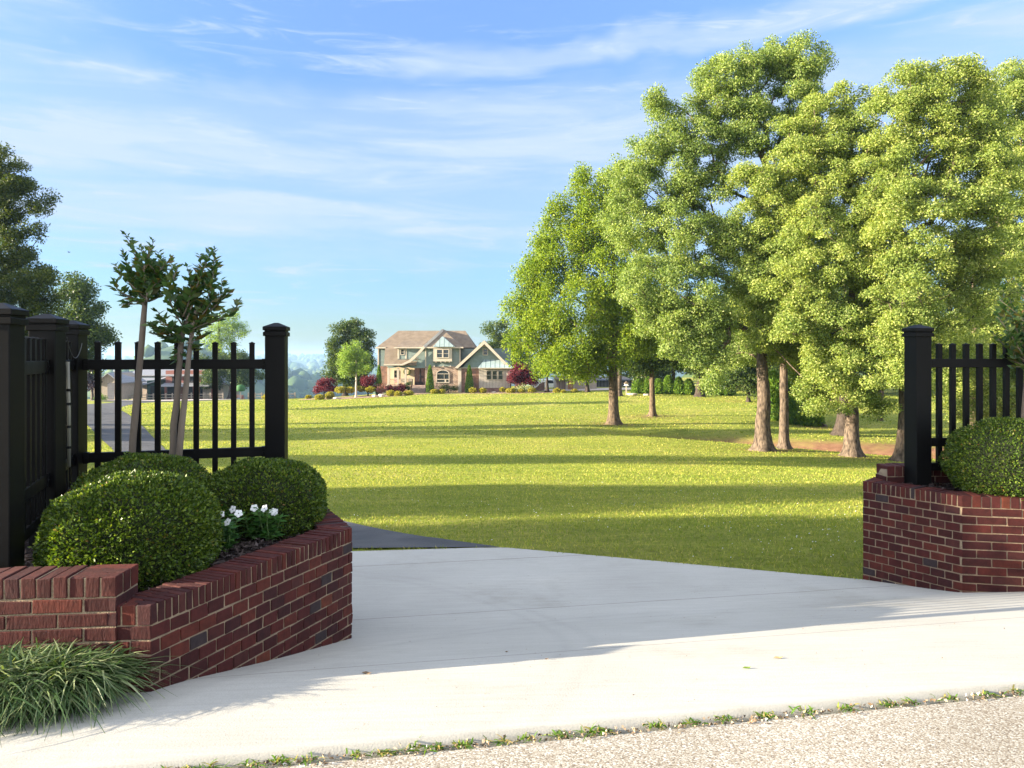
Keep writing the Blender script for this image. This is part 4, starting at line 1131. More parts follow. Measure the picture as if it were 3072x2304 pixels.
px_tree('oak_tree', 'broad yellow-green oak beside the right gate post, its trunk half behind the post', 2712, 1402, 34,
    [(2700, 250, 75, 60), (2800, 240, 85, 60), (2900, 250, 85, 65), (2690, 350, 80, 75), (2790, 350, 100, 80), (2900, 360, 100, 85), (2660, 460, 80, 85), (2770, 480, 110, 95), (2890, 500, 110, 95), (2680, 600, 95, 95, -1), (2800, 630, 115, 100, -1), (2920, 640, 100, 100, -.5), (2650, 740, 90, 90, -1), (2770, 770, 110, 90, -1.5), (2880, 790, 100, 90, 0), (2690, 880, 95, 85, -1.5), (2820, 930, 90, 80, -1), (2700, 1000, 85, 75, -2), (2660, 1100, 65, 60, -2), (2740, 1130, 60, 50, -1.5), (2620, 540, 60, 70, 1), (2960, 420, 80, 80), (2990, 560, 90, 90), (2960, 760, 90, 80), (2950, 880, 80, 70), (2840, 1040, 80, 60)],
    LEAF_C, BARK2, .35, 760, flat=.62, fill=2.9, lsz=.108, lai=2.2, cr=.5, seed=26, droop=.35, group=G_R)
px_tree('oak_tree', 'oak seen through the pickets of the right fence', 2923, 1335, 46,
    [(3010, 270, 95, 75), (3090, 250, 80, 75), (3040, 400, 120, 110), (3140, 420, 120, 130), (3060, 600, 130, 120), (3000, 760, 110, 90), (3120, 800, 130, 130), (2960, 960, 120, 70), (3060, 1000, 130, 90), (2900, 1060, 90, 70, -2), (2990, 1120, 100, 75, -2), (3080, 1150, 100, 80, -2), (2860, 1160, 60, 60, -1), (2930, 1210, 75, 55, -2), (3050, 1240, 90, 50, -2)],
    LEAF_C, BARK2, .37, 760, flat=.62, fill=2.9, lsz=.13, lai=2.3, cr=.62, seed=27, droop=.3, group=G_R)
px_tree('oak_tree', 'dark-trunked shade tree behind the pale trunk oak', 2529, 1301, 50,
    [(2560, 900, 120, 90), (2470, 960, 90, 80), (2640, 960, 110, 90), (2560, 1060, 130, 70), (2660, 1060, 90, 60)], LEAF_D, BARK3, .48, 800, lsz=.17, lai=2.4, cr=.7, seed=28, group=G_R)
px_tree('maple_tree', 'bright green young maple between the paired trunks and the pale trunk oak', 2458, 1258, 57,
    [(2440, 1010, 75, 70), (2400, 1080, 60, 55), (2480, 1080, 70, 60), (2440, 1140, 75, 50)], LEAF_A, BARK2, .33, 1000, lsz=.17, lai=2.5, cr=.6, seed=29)
px_tree('young_tree', 'thin leaning young trunk on the far right lawn', 2640, 1280, 62,
    [(2650, 1090, 50, 45), (2630, 1040, 60, 45)], LEAF_C, BARK2, .17, 1060, lean=.5, lsz=.17, lai=2.2, cr=.6, seed=30)
px_tree('shade_tree', 'distant tree standing before the conifer hedge on the lawn rise', 2098, 1182, 88,
    [(2080, 1000, 110, 80), (2000, 1060, 80, 55), (2150, 1060, 90, 60), (2190, 960, 90, 80), (2100, 1090, 110, 45)], LEAF_B, BARK3, .42, 980, lsz=.24, lai=2.4, cr=.95, seed=31)
px_tree('shade_tree', 'dark round tree on the lawn rise right of the conifer hedge', 2245, 1190, 80,
    [(2240, 1110, 60, 55), (2270, 1150, 60, 40), (2210, 1150, 50, 40), (2300, 1100, 60, 60)], LEAF_D, BARK3, .2, 1080, lsz=.22, lai=2.8, cr=.8, seed=32)
px_tree('shade_tree', 'slim pale trunk between the bright maple and the bird feeder', 1856, 1180, 88,
    [(1860, 1060, 55, 45), (1830, 1030, 60, 50), (1890, 1030, 55, 50)], LEAF_B, BARK2, .34, 1010, lsz=.24, lai=2.4, cr=.9, seed=33)
px_tree('shade_tree', 'small dark tree left of the garage beside the red shrub', 1642, 1172, 96,
    [(1640, 1105, 50, 26), (1620, 1090, 40, 25), (1670, 1090, 45, 25)], LEAF_D, BARK3, .24, 1110, lsz=.22, lai=2.8, cr=.8, seed=34)
px_tree('shade_tree', 'small dark tree in front of the garage door wall', 1762, 1172, 97,
    [(1755, 1095, 45, 38), (1790, 1080, 50, 40), (1730, 1075, 40, 35)], LEAF_D, BARK3, .26, 1090, lsz=.22, lai=2.8, cr=.8, seed=35)
# second rank behind the house and the lawn
for i, (bx, by, Y, top, lobes, lf, lb) in enumerate((
    (1490, 1165, 128, 980, [(1490, 1010, 45, 55), (1470, 1060, 45, 50), (1520, 1060, 45, 55), (1500, 1110, 55, 45)], LEAF_L, 'olive green tree with a pointed top rising behind the right gable'),
    (1560, 1165, 122, 1010, [(1555, 1060, 50, 50), (1580, 1105, 55, 45), (1540, 1110, 40, 40)], LEAF_L, 'rounded tree behind the house, between the right gable and the maple'),
    (1920, 1165, 130, 980, [(1920, 1040, 75, 75), (1870, 1090, 70, 60), (1980, 1090, 70, 60)], LEAF_D, 'dark background tree behind the garage'),
    (2020, 1165, 118, 900, [(2020, 980, 90, 90), (2090, 1050, 80, 80), (1960, 1080, 70, 70)], LEAF_L, 'tall background tree behind the middle of the conifer hedge'),
    (2210, 1190, 105, 850, [(2200, 960, 110, 100), (2280, 1030, 90, 80), (2140, 1050, 90, 80)], LEAF_D, 'background tree behind the tallest tree, above the right end of the hedge'),
    (2420, 1210, 98, 800, [(2400, 930, 120, 110), (2490, 1000, 110, 100), (2330, 1030, 90, 90), (2420, 1080, 120, 70)], LEAF_D, 'background tree behind the paired trunks'),
    (2640, 1220, 95, 780, [(2640, 920, 130, 110), (2730, 990, 110, 100), (2580, 1040, 110, 90), (2680, 1080, 120, 70)], LEAF_L, 'background tree behind the thin leaning trunk'),
    (2850, 1220, 92, 760, [(2860, 900, 130, 110), (2940, 1000, 120, 100), (2790, 1030, 110, 90), (2870, 1100, 130, 70)], LEAF_D, 'background tree seen above the first pickets of the right fence'),
    (3050, 1220, 90, 760, [(3060, 920, 130, 120), (3140, 1010, 120, 110), (3000, 1060, 100, 80)], LEAF_L, 'background tree cut by the right edge above the fence'))):
    px_tree('background_tree', lb, bx, by, Y, lobes, lf, BARK3, .3, top, lsz=.30, lai=2.6, cr=1.15, seed=60 + i, group='background trees beyond the lawn')
# trees left of the drive
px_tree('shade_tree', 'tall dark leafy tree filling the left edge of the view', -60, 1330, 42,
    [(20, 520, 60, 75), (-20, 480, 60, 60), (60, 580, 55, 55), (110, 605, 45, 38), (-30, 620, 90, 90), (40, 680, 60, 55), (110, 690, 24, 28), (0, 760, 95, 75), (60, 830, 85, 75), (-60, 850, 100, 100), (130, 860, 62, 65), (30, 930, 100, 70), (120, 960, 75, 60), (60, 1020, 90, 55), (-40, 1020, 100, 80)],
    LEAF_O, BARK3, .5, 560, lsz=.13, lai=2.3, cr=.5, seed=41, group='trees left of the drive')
px_tree('shade_tree', 'dark rounded tree behind the left fence posts', 228, 1235, 68,
    [(235, 860, 48, 45), (215, 920, 60, 60), (265, 930, 42, 60), (240, 990, 70, 60), (290, 990, 36, 42), (200, 1030, 80, 60), (270, 1050, 50, 50), (160, 1010, 70, 60), (312, 1008, 22, 22)],
    LEAF_D, BARK3, .42, 880, lsz=.22, lai=2.6, cr=.85, seed=42, group='trees left of the drive')
px_tree('purple_tree', 'dark purple tree beside the tan shed, just right of the third post', 278, 1200, 128,
    [(276, 1130, 22, 30), (262, 1150, 24, 26), (285, 1105, 14, 22)], leaf_mat("purple_leaf", [(0, (.018, .010, .014)), (1, (.05, .02, .028))], transl=.2), BARK3, .2, 1110, lsz=.3, lai=2.8, cr=.9, seed=43)
px_tree('feathery_tree', 'pale feathery tree rising above the barn behind the fence', 655, 1195, 150,
    [(690, 985, 36, 40), (650, 970, 34, 36), (720, 985, 30, 22), (670, 1030, 50, 32), (735, 1000, 20, 16), (640, 1020, 40, 40), (700, 950, 20, 18)], LEAF_DOG, BARK3, .4, 960, lsz=.28, lai=1.0, cr=.9, seed=44)
px_tree('shade_tree', 'dark spreading tree right of the barn, seen through the pickets', 690, 1198, 140,
    [(640, 1085, 50, 28), (700, 1080, 55, 30), (745, 1100, 38, 32), (670, 1120, 60, 34), (725, 1135, 50, 26), (770, 1125, 25, 18), (640, 1140, 34, 22)], LEAF_D, BARK3, .42, 1090, lsz=.3, lai=2.6, cr=1.0, seed=45)
# trees beside the house
px_tree('shade_tree', 'tall dark green tree just left of the house', 1035, 1172, 106,
    [(1060, 985, 38, 36), (1035, 1000, 35, 40), (1085, 1020, 36, 45), (1020, 1050, 36, 45), (1060, 1070, 50, 55), (1095, 1080, 30, 50), (1010, 1110, 34, 50), (1050, 1130, 50, 40), (1000, 1080, 20, 30), (1080, 1140, 40, 30)], LEAF_L, BARK3, .32, 990, lsz=.24, lai=2.6, cr=.8, seed=46)
px_tree('young_tree', 'pale green young tree with a forked white trunk in front of the house', 1068, 1178, 94,
    [(1060, 1050, 32, 22), (1040, 1080, 28, 26), (1085, 1070, 30, 28), (1065, 1100, 42, 24), (1100, 1095, 18, 22), (1035, 1110, 20, 18)], LEAF_DOG, pmat("pale_bark", (.55, .47, .38), (.4, .33, .26), scale=8), .13, 1050, lsz=.2, lai=1.9, cr=.6, seed=47)
def shrub_px(name, label, px, py, Y, lobes, leaf, lsz, lai, cr, seed, r0=.1, top=None, cat='shrub', group=None, thin=1.0):
    return px_tree(name, label, px, py, Y, lobes, leaf, BARK3, r0, top if top else py - 20, lsz=lsz, lai=lai, cr=cr, seed=seed, cat=cat, group=group, thin=thin)
shrub_px('red_maple', 'dark red japanese maple at the left end of the house bed', 972, 1180, 96, [(965, 1155, 22, 18), (985, 1150, 22, 16), (958, 1168, 20, 12), (995, 1166, 18, 12), (973, 1146, 14, 10)], LEAF_RED, .17, 3.0, .45, 70, top=1150)
shrub_px('red_maple', 'red japanese maple beside the left porch corner', 1104, 1168, 97, [(1108, 1142, 20, 18), (1098, 1152, 16, 14), (1118, 1150, 14, 16)], LEAF_RED, .17, 3.0, .45, 71, top=1145)
shrub_px('red_maple', 'large red japanese maple at the right end of the house', 1568, 1168, 97, [(1565, 1112, 30, 20), (1545, 1130, 24, 20), (1585, 1128, 28, 24), (1562, 1140, 30, 18), (1600, 1140, 18, 16), (1575, 1102, 20, 12)], LEAF_RED, .19, 3.0, .5, 72, top=1110)
shrub_px('red_shrub', 'low red shrub under the porch floor by the steps', 1185, 1172, 97, [(1170, 1164, 18, 9), (1195, 1164, 18, 9), (1210, 1166, 10, 7)], LEAF_RED, .15, 3.2, .35, 73, top=1160)
shrub_px('pink_shrub', 'pinkish flowering shrub left of the porch steps', 1145, 1172, 96.5, [(1140, 1165, 12, 12), (1152, 1162, 10, 9)], leaf_mat("pink_bloom", [(0, (.10, .14, .03)), (.4, (.30, .10, .12)), (1, (.55, .28, .28))], transl=.3), .14, 3.2, .35, 74, top=1162)
shrub_px('white_shrub', 'pale variegated shrub below the large red maple', 1573, 1172, 96, [(1565, 1164, 14, 8), (1585, 1163, 12, 8)], leaf_mat("pale_leaf", [(0, (.12, .18, .06)), (.6, (.35, .40, .2)), (1, (.6, .62, .45))], transl=.3), .14, 3.0, .35, 75, top=1164)
shrub_px('green_shrub', 'dark green low shrub under the arched window', 1345, 1170, 97, [(1335, 1164, 16, 7), (1355, 1165, 16, 6)], LEAF_D, .14, 3.2, .35, 76, top=1164)
shrub_px('green_shrub', 'dark green square shrub beside the porch steps', 1226, 1170, 97, [(1226, 1160, 10, 10)], LEAF_D, .14, 3.4, .35, 77, top=1160)
shrub_px('green_shrub', 'bright green shrub at the foot of the tan shed behind the fence', 300, 1200, 124, [(296, 1193, 14, 7), (308, 1193, 10, 6)], LEAF_CON, .2, 3.0, .5, 78, top=1192)
# golden mounds along the house bed
GOLD = [(959, 1196, 92, 16, 9), (989, 1187, 93, 14, 11), (1021, 1170, 95, 17, 10), (1051, 1170, 95.5, 16, 10), (1084, 1166, 96.5, 16, 10), (1112, 1169, 96, 17, 10), (1173, 1180, 94, 14, 9), (1195, 1182, 93.5, 12, 8), (1226, 1180, 94, 16, 7), (1304, 1175, 95, 13, 7), (1326, 1175, 95, 10, 7),
        (1418, 1171, 95.5, 13, 8), (1448, 1172, 95.5, 12, 7), (1508, 1169, 96, 9, 6), (1532, 1173, 95.5, 15, 8), (1563, 1174, 95.5, 11, 6), (1595, 1172, 95.5, 14, 8), (1671, 1176, 95.5, 12, 8), (1690, 1179, 95, 8, 5), (1724, 1175, 96, 11, 6), (800, 1192, 100, 14, 7), (828, 1194, 99, 9, 5), (925, 1192, 97, 9, 6)]
_nm = sorted(range(len(GOLD)), key=lambda i: GOLD[i][0])
for o_, i in enumerate(_nm):
    px, py, Y, rx, ry = GOLD[i]
    b = at(px, py, Y); b[2] = gz(b[0], b[1]) - .02
    k = Y / FPX * .92
    t = thing('golden_shrub', b, 'rounded golden yellow shrub along the house bed, ' + ORD[o_] + ' from the left', 'shrub', 'golden shrubs along the house bed')
    r = np.random.default_rng(300 + i); n = 1500
    d = r.normal(size=(n, 3)); d /= np.linalg.norm(d, axis=1, keepdims=True)
    lump = 1 + .10 * np.sin(d[:, 0] * 5 + i) * np.cos(d[:, 1] * 4 + i * 2) + .07 * np.sin(d[:, 2] * 8 + i)
    zb = np.array([0, 0, max(ry * k * .75, at(px, py, Y)[2] - b[2])])
    P = d * (lump * (.72 + .3 * r.random(n)))[:, None] * np.array([rx * k, rx * k, ry * k]) + zb
    P = P[P[:, 2] > 0]; n = len(P)
    V, F = leaf_quads(P, r.normal(size=(n, 3)) + np.array([0, 0, .5]), r.normal(size=(n, 3)) + np.array([0, 0, .7]), r.uniform(.10, .2, n), r.uniform(.07, .12, n))
    put('foliage', mesh_arrays('foliage', V, F), LEAF_GOLD, t)
# clipped cones by the house
for (px, py, top, Y, w, lb) in ((1137, 1172, 1096, 97, 11, 'tall clipped green cone at the left end of the porch'), (1290, 1172, 1096, 97.5, 13, 'clipped green cone between the front steps and the arched window'), (1408, 1172, 1096, 97, 14, 'clipped green cone in front of the brick by the white box bay')):
    b = at(px, py, Y); b[2] = gz(b[0], b[1]) - .02; k = Y / FPX; H = at(px, top, Y)[2] - b[2]
    t = thing('cone_shrub', b, lb, 'shrub', 'clipped cone shrubs by the house')
    n = 7000; f = rng.random(n) ** .8; a = rng.uniform(0, 6.283, n); w_ = w * k * np.sqrt(np.clip(1 - f, 0, 1)) ** 1.15 * (.94 + .10 * rng.random(n)) * (.85 + .15 * np.clip(f * 6, 0, 1))
    P = np.column_stack([np.cos(a) * w_, np.sin(a) * w_, f * H]); V, F = leaf_quads(P, unit(n) * .6 + np.array([0, 0, .7]), np.column_stack([np.cos(a), np.sin(a), .3 + 0 * a]) + unit(n) * .6, rng.uniform(.08, .15, n), rng.uniform(.05, .09, n))
    put('foliage', mesh_arrays('foliage', V, F), LEAF_CON, t)
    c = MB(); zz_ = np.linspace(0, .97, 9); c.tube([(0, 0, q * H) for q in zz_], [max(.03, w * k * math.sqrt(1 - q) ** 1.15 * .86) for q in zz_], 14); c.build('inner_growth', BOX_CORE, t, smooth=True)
# conifer hedge at the back of the lawn
i = 0
HED = [(1915, 1176), (1945, 1176), (1975, 1176), (2005, 1177), (2036, 1178), (2066, 1179), (2125, 1184), (2155, 1186), (2185, 1188)]
HB = [(2320, 1238, 62, 90, 1120), (2355, 1252, 60, 70, 1145), (2400, 1262, 58, 90, 1130), (2435, 1268, 57, 60, 1190)]
def conifer(px, py, Y, wpx, top, lb, seed):
    b = at(px, py, Y); b[2] = gz(b[0], b[1]) - .02; k = Y / FPX; H = at(px, top, Y)[2] - b[2]
    t = thing('conifer', b, lb, 'conifer', 'conifers along the back of the lawn')
    r = np.random.default_rng(seed); n = 5200
    f = r.random(n); a = r.uniform(0, 6.283, n); w = wpx * .5 * k * (1 - f) ** .62 * (1 + .16 * np.sin(a * 5 + f * 25 + seed)) * (.62 + .42 * r.random(n)) * np.clip(.72 + f * 3, 0, 1)
    P = np.column_stack([np.cos(a) * w, np.sin(a) * w, f * H])
    V, F = leaf_quads(P, np.column_stack([np.cos(a) * .5, np.sin(a) * .5, .8 + 0 * a]) + r.normal(size=(n, 3)) * .35, np.column_stack([np.cos(a), np.sin(a), .2 + 0 * a]) + r.normal(size=(n, 3)) * .4, r.uniform(.2, .42, n), r.uniform(.10, .2, n))
    put('foliage', mesh_arrays('foliage', V, F), LEAF_CON, t)
    c = MB(); c.tube([(0, 0, 0), (0, 0, H * .9)], [.10, .03], 6); c.build('trunk', BARK3, t)
for i, (px, py) in enumerate(HED):
    conifer(px, py, 93 - i * .4, 38, 1132 + (i % 3) * 5, 'columnar conifer in the hedge at the back of the lawn, ' + ORD[i] + ' from the left', 400 + i)
for i, (px, py, Y, w, top) in enumerate(HB):
    conifer(px, py, Y, w, top, 'bright green conifer beyond the paired trunks, ' + ORD[i] + ' from the left', 420 + i)
# trees off the left edge, whose long evening shadows stripe the lawn and the driveway
proto, nl = grow_tree('shadow_tree', 'leafy tree left of the lawn outside the view, its shadow striping the grass', np.array([0, 0, 0.]), [(0, 0, 0), (.1, 0, 4), (0, .1, 9), (0, 0, 13)],
    [(np.array(c, float), np.array(q, float)) for c, q in (((0, 0, 11.5), (3.2, 3.2, 3)), ((-2, 1, 8.5), (3, 3, 2.6)), ((2, -1, 8.3), (3, 3, 2.6)), ((0, 2, 6), (3.2, 3, 2.2)), ((0, -2, 6), (3.2, 3, 2.2)), ((.3, 0, 14), (2, 2, 2)))],
    LEAF_L, BARK3, .4, lsz=.24, lai=2.6, cr=.9, seed=91, group='shadow trees left of the lawn')
SH = [(-25, 7.6, 3.9, .72), (-27, 14.3, 3.1, .70), (-36, 28.8, 4.6, .84), (-46, 44.2, 3.5, .86), (-51, 49.8, 3.4, .9), (-52, 56.2, 1.2, .7), (-52, 8.6, 3.8, .95), (-58, 14.8, 3.0, 1.0), (-33, 6.0, 2.9, .8), (-40, 7.2, 3.3, .95)]
for i, (x, v, w, s) in enumerate(SH):
    o = proto if i == 0 else copy_tree(proto)
    y = v / .970 + 0.15 + math.tan(SUN_AZ) * x
    o.location = (x, y, gz(x, max(y, 8.0))); o.scale = (w / 5.5, w / 5.5, s); o.rotation_euler = (0, 0, i * 1.9)
# ================================================================== house
def lined(name, c, dark, period, axis=2, duty=.1, rough=.7, noise_amt=.12, bump=.6):
    """boards or seams: a thin groove every `period` metres along an axis"""
    m, t, b = new_mat(name)
    nd, lk = t.nodes.new, t.links.new
    co = nd('ShaderNodeTexCoord'); sx = nd('ShaderNodeSeparateXYZ'); lk(co.outputs['Object'], sx.inputs[0])
    a = nd('ShaderNodeMath'); a.operation = 'DIVIDE'; lk(sx.outputs[axis], a.inputs[0]); a.inputs[1].default_value = period
    f = nd('ShaderNodeMath'); f.operation = 'FRACT'; lk(a.outputs[0], f.inputs[0])
    g = nd('ShaderNodeMath'); g.operation = 'LESS_THAN'; lk(f.outputs[0], g.inputs[0]); g.inputs[1].default_value = duty
    n = nd('ShaderNodeTexNoise'); n.inputs['Scale'].default_value = 3; n.inputs['Detail'].default_value = 6; lk(co.outputs['Object'], n.inputs['Vector'])
    r = nd('ShaderNodeValToRGB'); e = r.color_ramp.elements; e[0].position = .3; e[0].color = (*[x * (1 - noise_amt) for x in c], 1); e[1].position = .7; e[1].color = (*[x * (1 + noise_amt) for x in c], 1)
    lk(n.outputs['Fac'], r.inputs[0])
    x = nd('ShaderNodeMix'); x.data_type = 'RGBA'; lk(g.outputs[0], x.inputs[0]); lk(r.outputs[0], x.inputs[6]); x.inputs[7].default_value = (*dark, 1)
    lk(x.outputs[2], b.inputs['Base Color']); b.inputs['Roughness'].default_value = rough; b.inputs['Specular IOR Level'].default_value = .25
    bp = nd('ShaderNodeBump'); bp.inputs['Strength'].default_value = bump; bp.inputs['Distance'].default_value = .02
    lk(f.outputs[0], bp.inputs['Height']); bp.invert = True; lk(bp.outputs[0], b.inputs['Normal'])
    return m
SIDING = lined("sage_siding", (0.169, 0.216, 0.205), (0.094, 0.122, 0.115), .19)
CREAM = pmat("cream_trim", (0.449, 0.394, 0.320), (0.408, 0.354, 0.286), scale=2, rough=.65)
BNB = lined("cream_boards", (0.449, 0.394, 0.326), (0.313, 0.272, 0.224), .42, axis=0, duty=.13)
METAL = lined("blue_metal_roof", (0.252, 0.322, 0.336), (0.070, 0.112, 0.126), .62, axis=0, duty=.15, rough=.4)
def shingle(name, c1, c2):
    return pmat(name, c1, c2, scale=1.6, rough=.95, bump=.7, bscale=14, detail=10, lo=.3, hi=.7)
SHING = shingle("brown_shingle", (.20, .155, .112), (.13, .10, .072))
GSHING = shingle("grey_shingle", (.28, .28, .30), (.2, .2, .215))
def tex_brick(name, c1, c2, mort, sc=1.0):
    m, t, b = new_mat(name)
    nd, lk = t.nodes.new, t.links.new
    co = nd('ShaderNodeTexCoord'); mp = nd('ShaderNodeMapping'); mp.inputs['Rotation'].default_value = (R(90), 0, 0); lk(co.outputs['Object'], mp.inputs[0])
    br = nd('ShaderNodeTexBrick'); br.inputs['Color1'].default_value = (*c1, 1); br.inputs['Color2'].default_value = (*c2, 1); br.inputs['Mortar'].default_value = (*mort, 1)
    br.inputs['Scale'].default_value = 1; br.inputs['Brick Width'].default_value = .23 * sc; br.inputs['Row Height'].default_value = .085 * sc; br.inputs['Mortar Size'].default_value = .012 * sc
    lk(mp.outputs[0], br.inputs['Vector'])
    n = nd('ShaderNodeTexNoise'); n.inputs['Scale'].default_value = 2.2; n.inputs['Detail'].default_value = 8; lk(co.outputs['Object'], n.inputs['Vector'])
    r = nd('ShaderNodeValToRGB'); e = r.color_ramp.elements; e[0].position = .3; e[0].color = (.65, .65, .65, 1); e[1].position = .7; e[1].color = (1.35, 1.3, 1.25, 1); lk(n.outputs['Fac'], r.inputs[0])
    x = nd('ShaderNodeMix'); x.data_type = 'RGBA'; x.blend_type = 'MULTIPLY'; x.inputs[0].default_value = 1; lk(br.outputs['Color'], x.inputs[6]); lk(r.outputs[0], x.inputs[7])
    lk(x.outputs[2], b.inputs['Base Color']); b.inputs['Roughness'].default_value = .9
    return m
HBRICK = tex_brick("tumbled_house_brick", (.17, .105, .08), (.27, .20, .155), (.30, .26, .21), 1.6)
PLAINBRICK = tex_brick("plain_house_brick", (.15, .070, .05), (.19, .092, .066), (.22, .165, .13), 1.0)
DARKBRICK = tex_brick("foundation_brick", (.15, .065, .055), (.19, .085, .07), (.25, .2, .17), 1.0)
GLASS = pmat("window_glass", (.012, .016, .022), (.03, .04, .05), scale=.8, rough=.08, spec=.7)
DOORM = pmat("dark_wood_door", (.035, .018, .016), (.06, .03, .025), scale=3, rough=.45, stretch=(3, 3, .4))
STONE = pmat("grey_step_brick", (.22, .16, .14), (.30, .24, .21), scale=6, rough=.9)

HY = 100.0; KH = HY / FPX
hb = at(1320, 1173, HY); hb[2] = hb[2]
house = thing('house', hb, 'two-storey house with sage siding, brown roof, brick front and pale metal awning', 'house')
def H(px, py, d): return ((px - 1320) * KH, d, (1173 - py) * KH)
def wall_poly(name, pts, d, th, mat, parent):
    m = MB(); m.prism([((px - 1320) * KH, (1173 - py) * KH) for px, py in pts][::-1], d, d + th); return m.build(name, mat, parent)
def slab(mb, pts, th=.16):
    """roof plane of given 3-D corner points, thickened downwards"""
    P = [np.array(p, float) for p in pts]; n = len(P)
    mb.add([tuple(p) for p in P] + [(p[0], p[1], p[2] - th) for p in P], [tuple(range(n)), tuple(range(2 * n - 1, n - 1, -1))] + [(i, n + i, n + (i + 1) % n, (i + 1) % n) for i in range(n)])
# main roof: hipped, with a sweep down over the porch
rf = MB()
E0, E1, R0, R1 = H(1123, 1042, 1.4), H(1424, 1042, 1.4), H(1176, 988, 5.6), H(1388, 988, 5.6)
B0, B1 = (E0[0], 9.8, E0[2]), (E1[0], 9.8, E1[2])
slab(rf, [E0, E1, R1, R0]); slab(rf, [B0, E0, R0]); slab(rf, [E1, B1, R1]); slab(rf, [B1, B0, R0, R1])
mroof = rf.build('roof', SHING, house)
rf = MB()
slab(rf, [H(1155, 1093, -.7), H(1250, 1093, -.7), H(1262, 1042, 1.39), H(1150, 1042, 1.39)])
rf.build('porch_roof', SHING, house)
m = MB(); m.box(*sorted((H(1154, 0, 0)[0], H(1215, 0, 0)[0])), -.82, -.705, H(0, 1096, 0)[2], H(0, 1091.5, 0)[2]); m.build('fascia', CREAM, house)
m = MB(); m.box(H(1121, 0, 0)[0], H(1152, 0, 0)[0], 1.28, 1.395, H(0, 1045, 0)[2], H(0, 1041, 0)[2]); m.build('fascia', CREAM, house)
# front wing: hipped shingle roof with a cream sweeping rake on its left
ap = H(1321, 985, 3.6); apb = H(1321, 985, 6.0)
fl, fr = H(1268, 1042, -.75), H(1390, 1042, -.75)
rf = MB()
slab(rf, [fl, fr, ap], .14)
slab(rf, [fr, H(1392, 1042, 1.6), H(1413, 1031, 2.4), (H(1330, 988, 4.4))], .14)
slab(rf, [fr, H(1330, 988, 4.4), apb, ap], .12)
slab(rf, [H(1268, 1042, 1.2), fl, ap, apb], .12)
rf.build('wing_roof', SHING, house)
rk = MB()
top = [(1321, 983.5), (1297, 1010), (1272, 1038), (1258, 1054), (1244, 1068), (1229, 1081), (1209, 1091)]
bot = [(1211, 1096), (1233, 1087), (1249, 1074), (1263, 1060), (1278, 1043), (1302, 1016), (1324, 991)]
n_ = len(top)
for i in range(n_ - 1):
    a, b_ = top[i], top[i + 1]; c_, e_ = bot[n_ - 1 - i], bot[n_ - 2 - i]
    q = lambda p, dd, i_: H(p[0], p[1], dd)
    d0 = -.98 + (0 if i > 1 else 4.2 * (2 - i) / 2); d1 = -.98 + (0 if i + 1 > 1 else 4.2 * (2 - i - 1) / 2)
    V = [q(a, d0, 0), q(b_, d1, 0), q(e_, d1, 0), q(c_, d0, 0)]; V += [(v[0], v[1] + .35, v[2]) for v in V]
    rk.add(V, [(0, 1, 2, 3), (7, 6, 5, 4), (0, 4, 5, 1), (1, 5, 6, 2), (2, 6, 7, 3), (3, 7, 4, 0)])
rk.build('rake_trim', CREAM, house)
m = MB(); m.box(H(1274, 0, 0)[0], H(1391, 0, 0)[0], -.9, -.76, H(0, 1045, 0)[2], H(0, 1041, 0)[2]); m.build('fascia', CREAM, house)
# walls
wall_poly('wall', [(1276, 1044), (1382, 1044), (1382, 1099), (1276, 1099)], -.3, .25, SIDING, house)
wall_poly('wall', [(1275.8, 1046), (1275.8, 1104), (1237, 1104), (1226, 1101.5), (1214, 1104), (1207, 1103), (1196, 1100.5), (1180, 1104), (1166, 1104), (1160, 1096), (1209, 1096), (1233, 1086), (1249, 1073), (1263, 1059)], -.32, .2, SIDING, house)
wall_poly('wall', [(1127, 1044), (1156, 1044), (1156, 1099), (1127, 1099)], 2.0, .25, SIDING, house)
wall_poly('brick_wall', [(1127, 1099), (1156, 1099), (1156, 1176), (1127, 1176)], 1.95, .25, PLAINBRICK, house)
wall_poly('wall', [(1382.1, 1043), (1420, 1043), (1420, 1110), (1382.1, 1110)], 1.4, .25, SIDING, house)
wall_poly('brick_wall', [(1276, 1099.1), (1384, 1099.1), (1384, 1177), (1276, 1177)], -.36, .3, HBRICK, house)
wall_poly('porch_wall', [(1157, 1100), (1275.9, 1100), (1275.9, 1157), (1157, 1157)], 1.7, .2, pmat("porch_stucco", (.62, .50, .34), (.56, .45, .31), scale=2, rough=.8), house)
m = MB(); m.box(H(1127, 0, 0)[0], H(1534, 0, 0)[0], 2.3, 9.4, -1.2, H(0, 1044, 0)[2] - .05); m.build('wall', SIDING, house)
m = MB(); m.box(H(1158, 0, 0)[0], H(1275.8, 0, 0)[0], -.35, 1.69, H(0, 1158.5, 0)[2], H(0, 1156, 0)[2]); m.build('porch_floor', pmat("porch_slab", (.5, .36, .3), rough=.8), house)
wall_poly('brick_wall', [(1159, 1158.6), (1238, 1158.6), (1238, 1177), (1159, 1177)], -.3, .3, PLAINBRICK, house)
for px in (1166.5, 1195, 1217.5):
    m = MB(); x = H(px, 0, 0)[0]; w = .17 if px < 1170 else .13
    m.box(x - w, x + w, -.31, -.31 + 2 * w, H(0, 1156, 0)[2], H(0, 1104, 0)[2]); m.box(x - w - .05, x + w + .05, -.36, -.26 + 2 * w, H(0, 1156, 0)[2] + .002, H(0, 1152.5, 0)[2]); m.build('porch_column', CREAM, house)
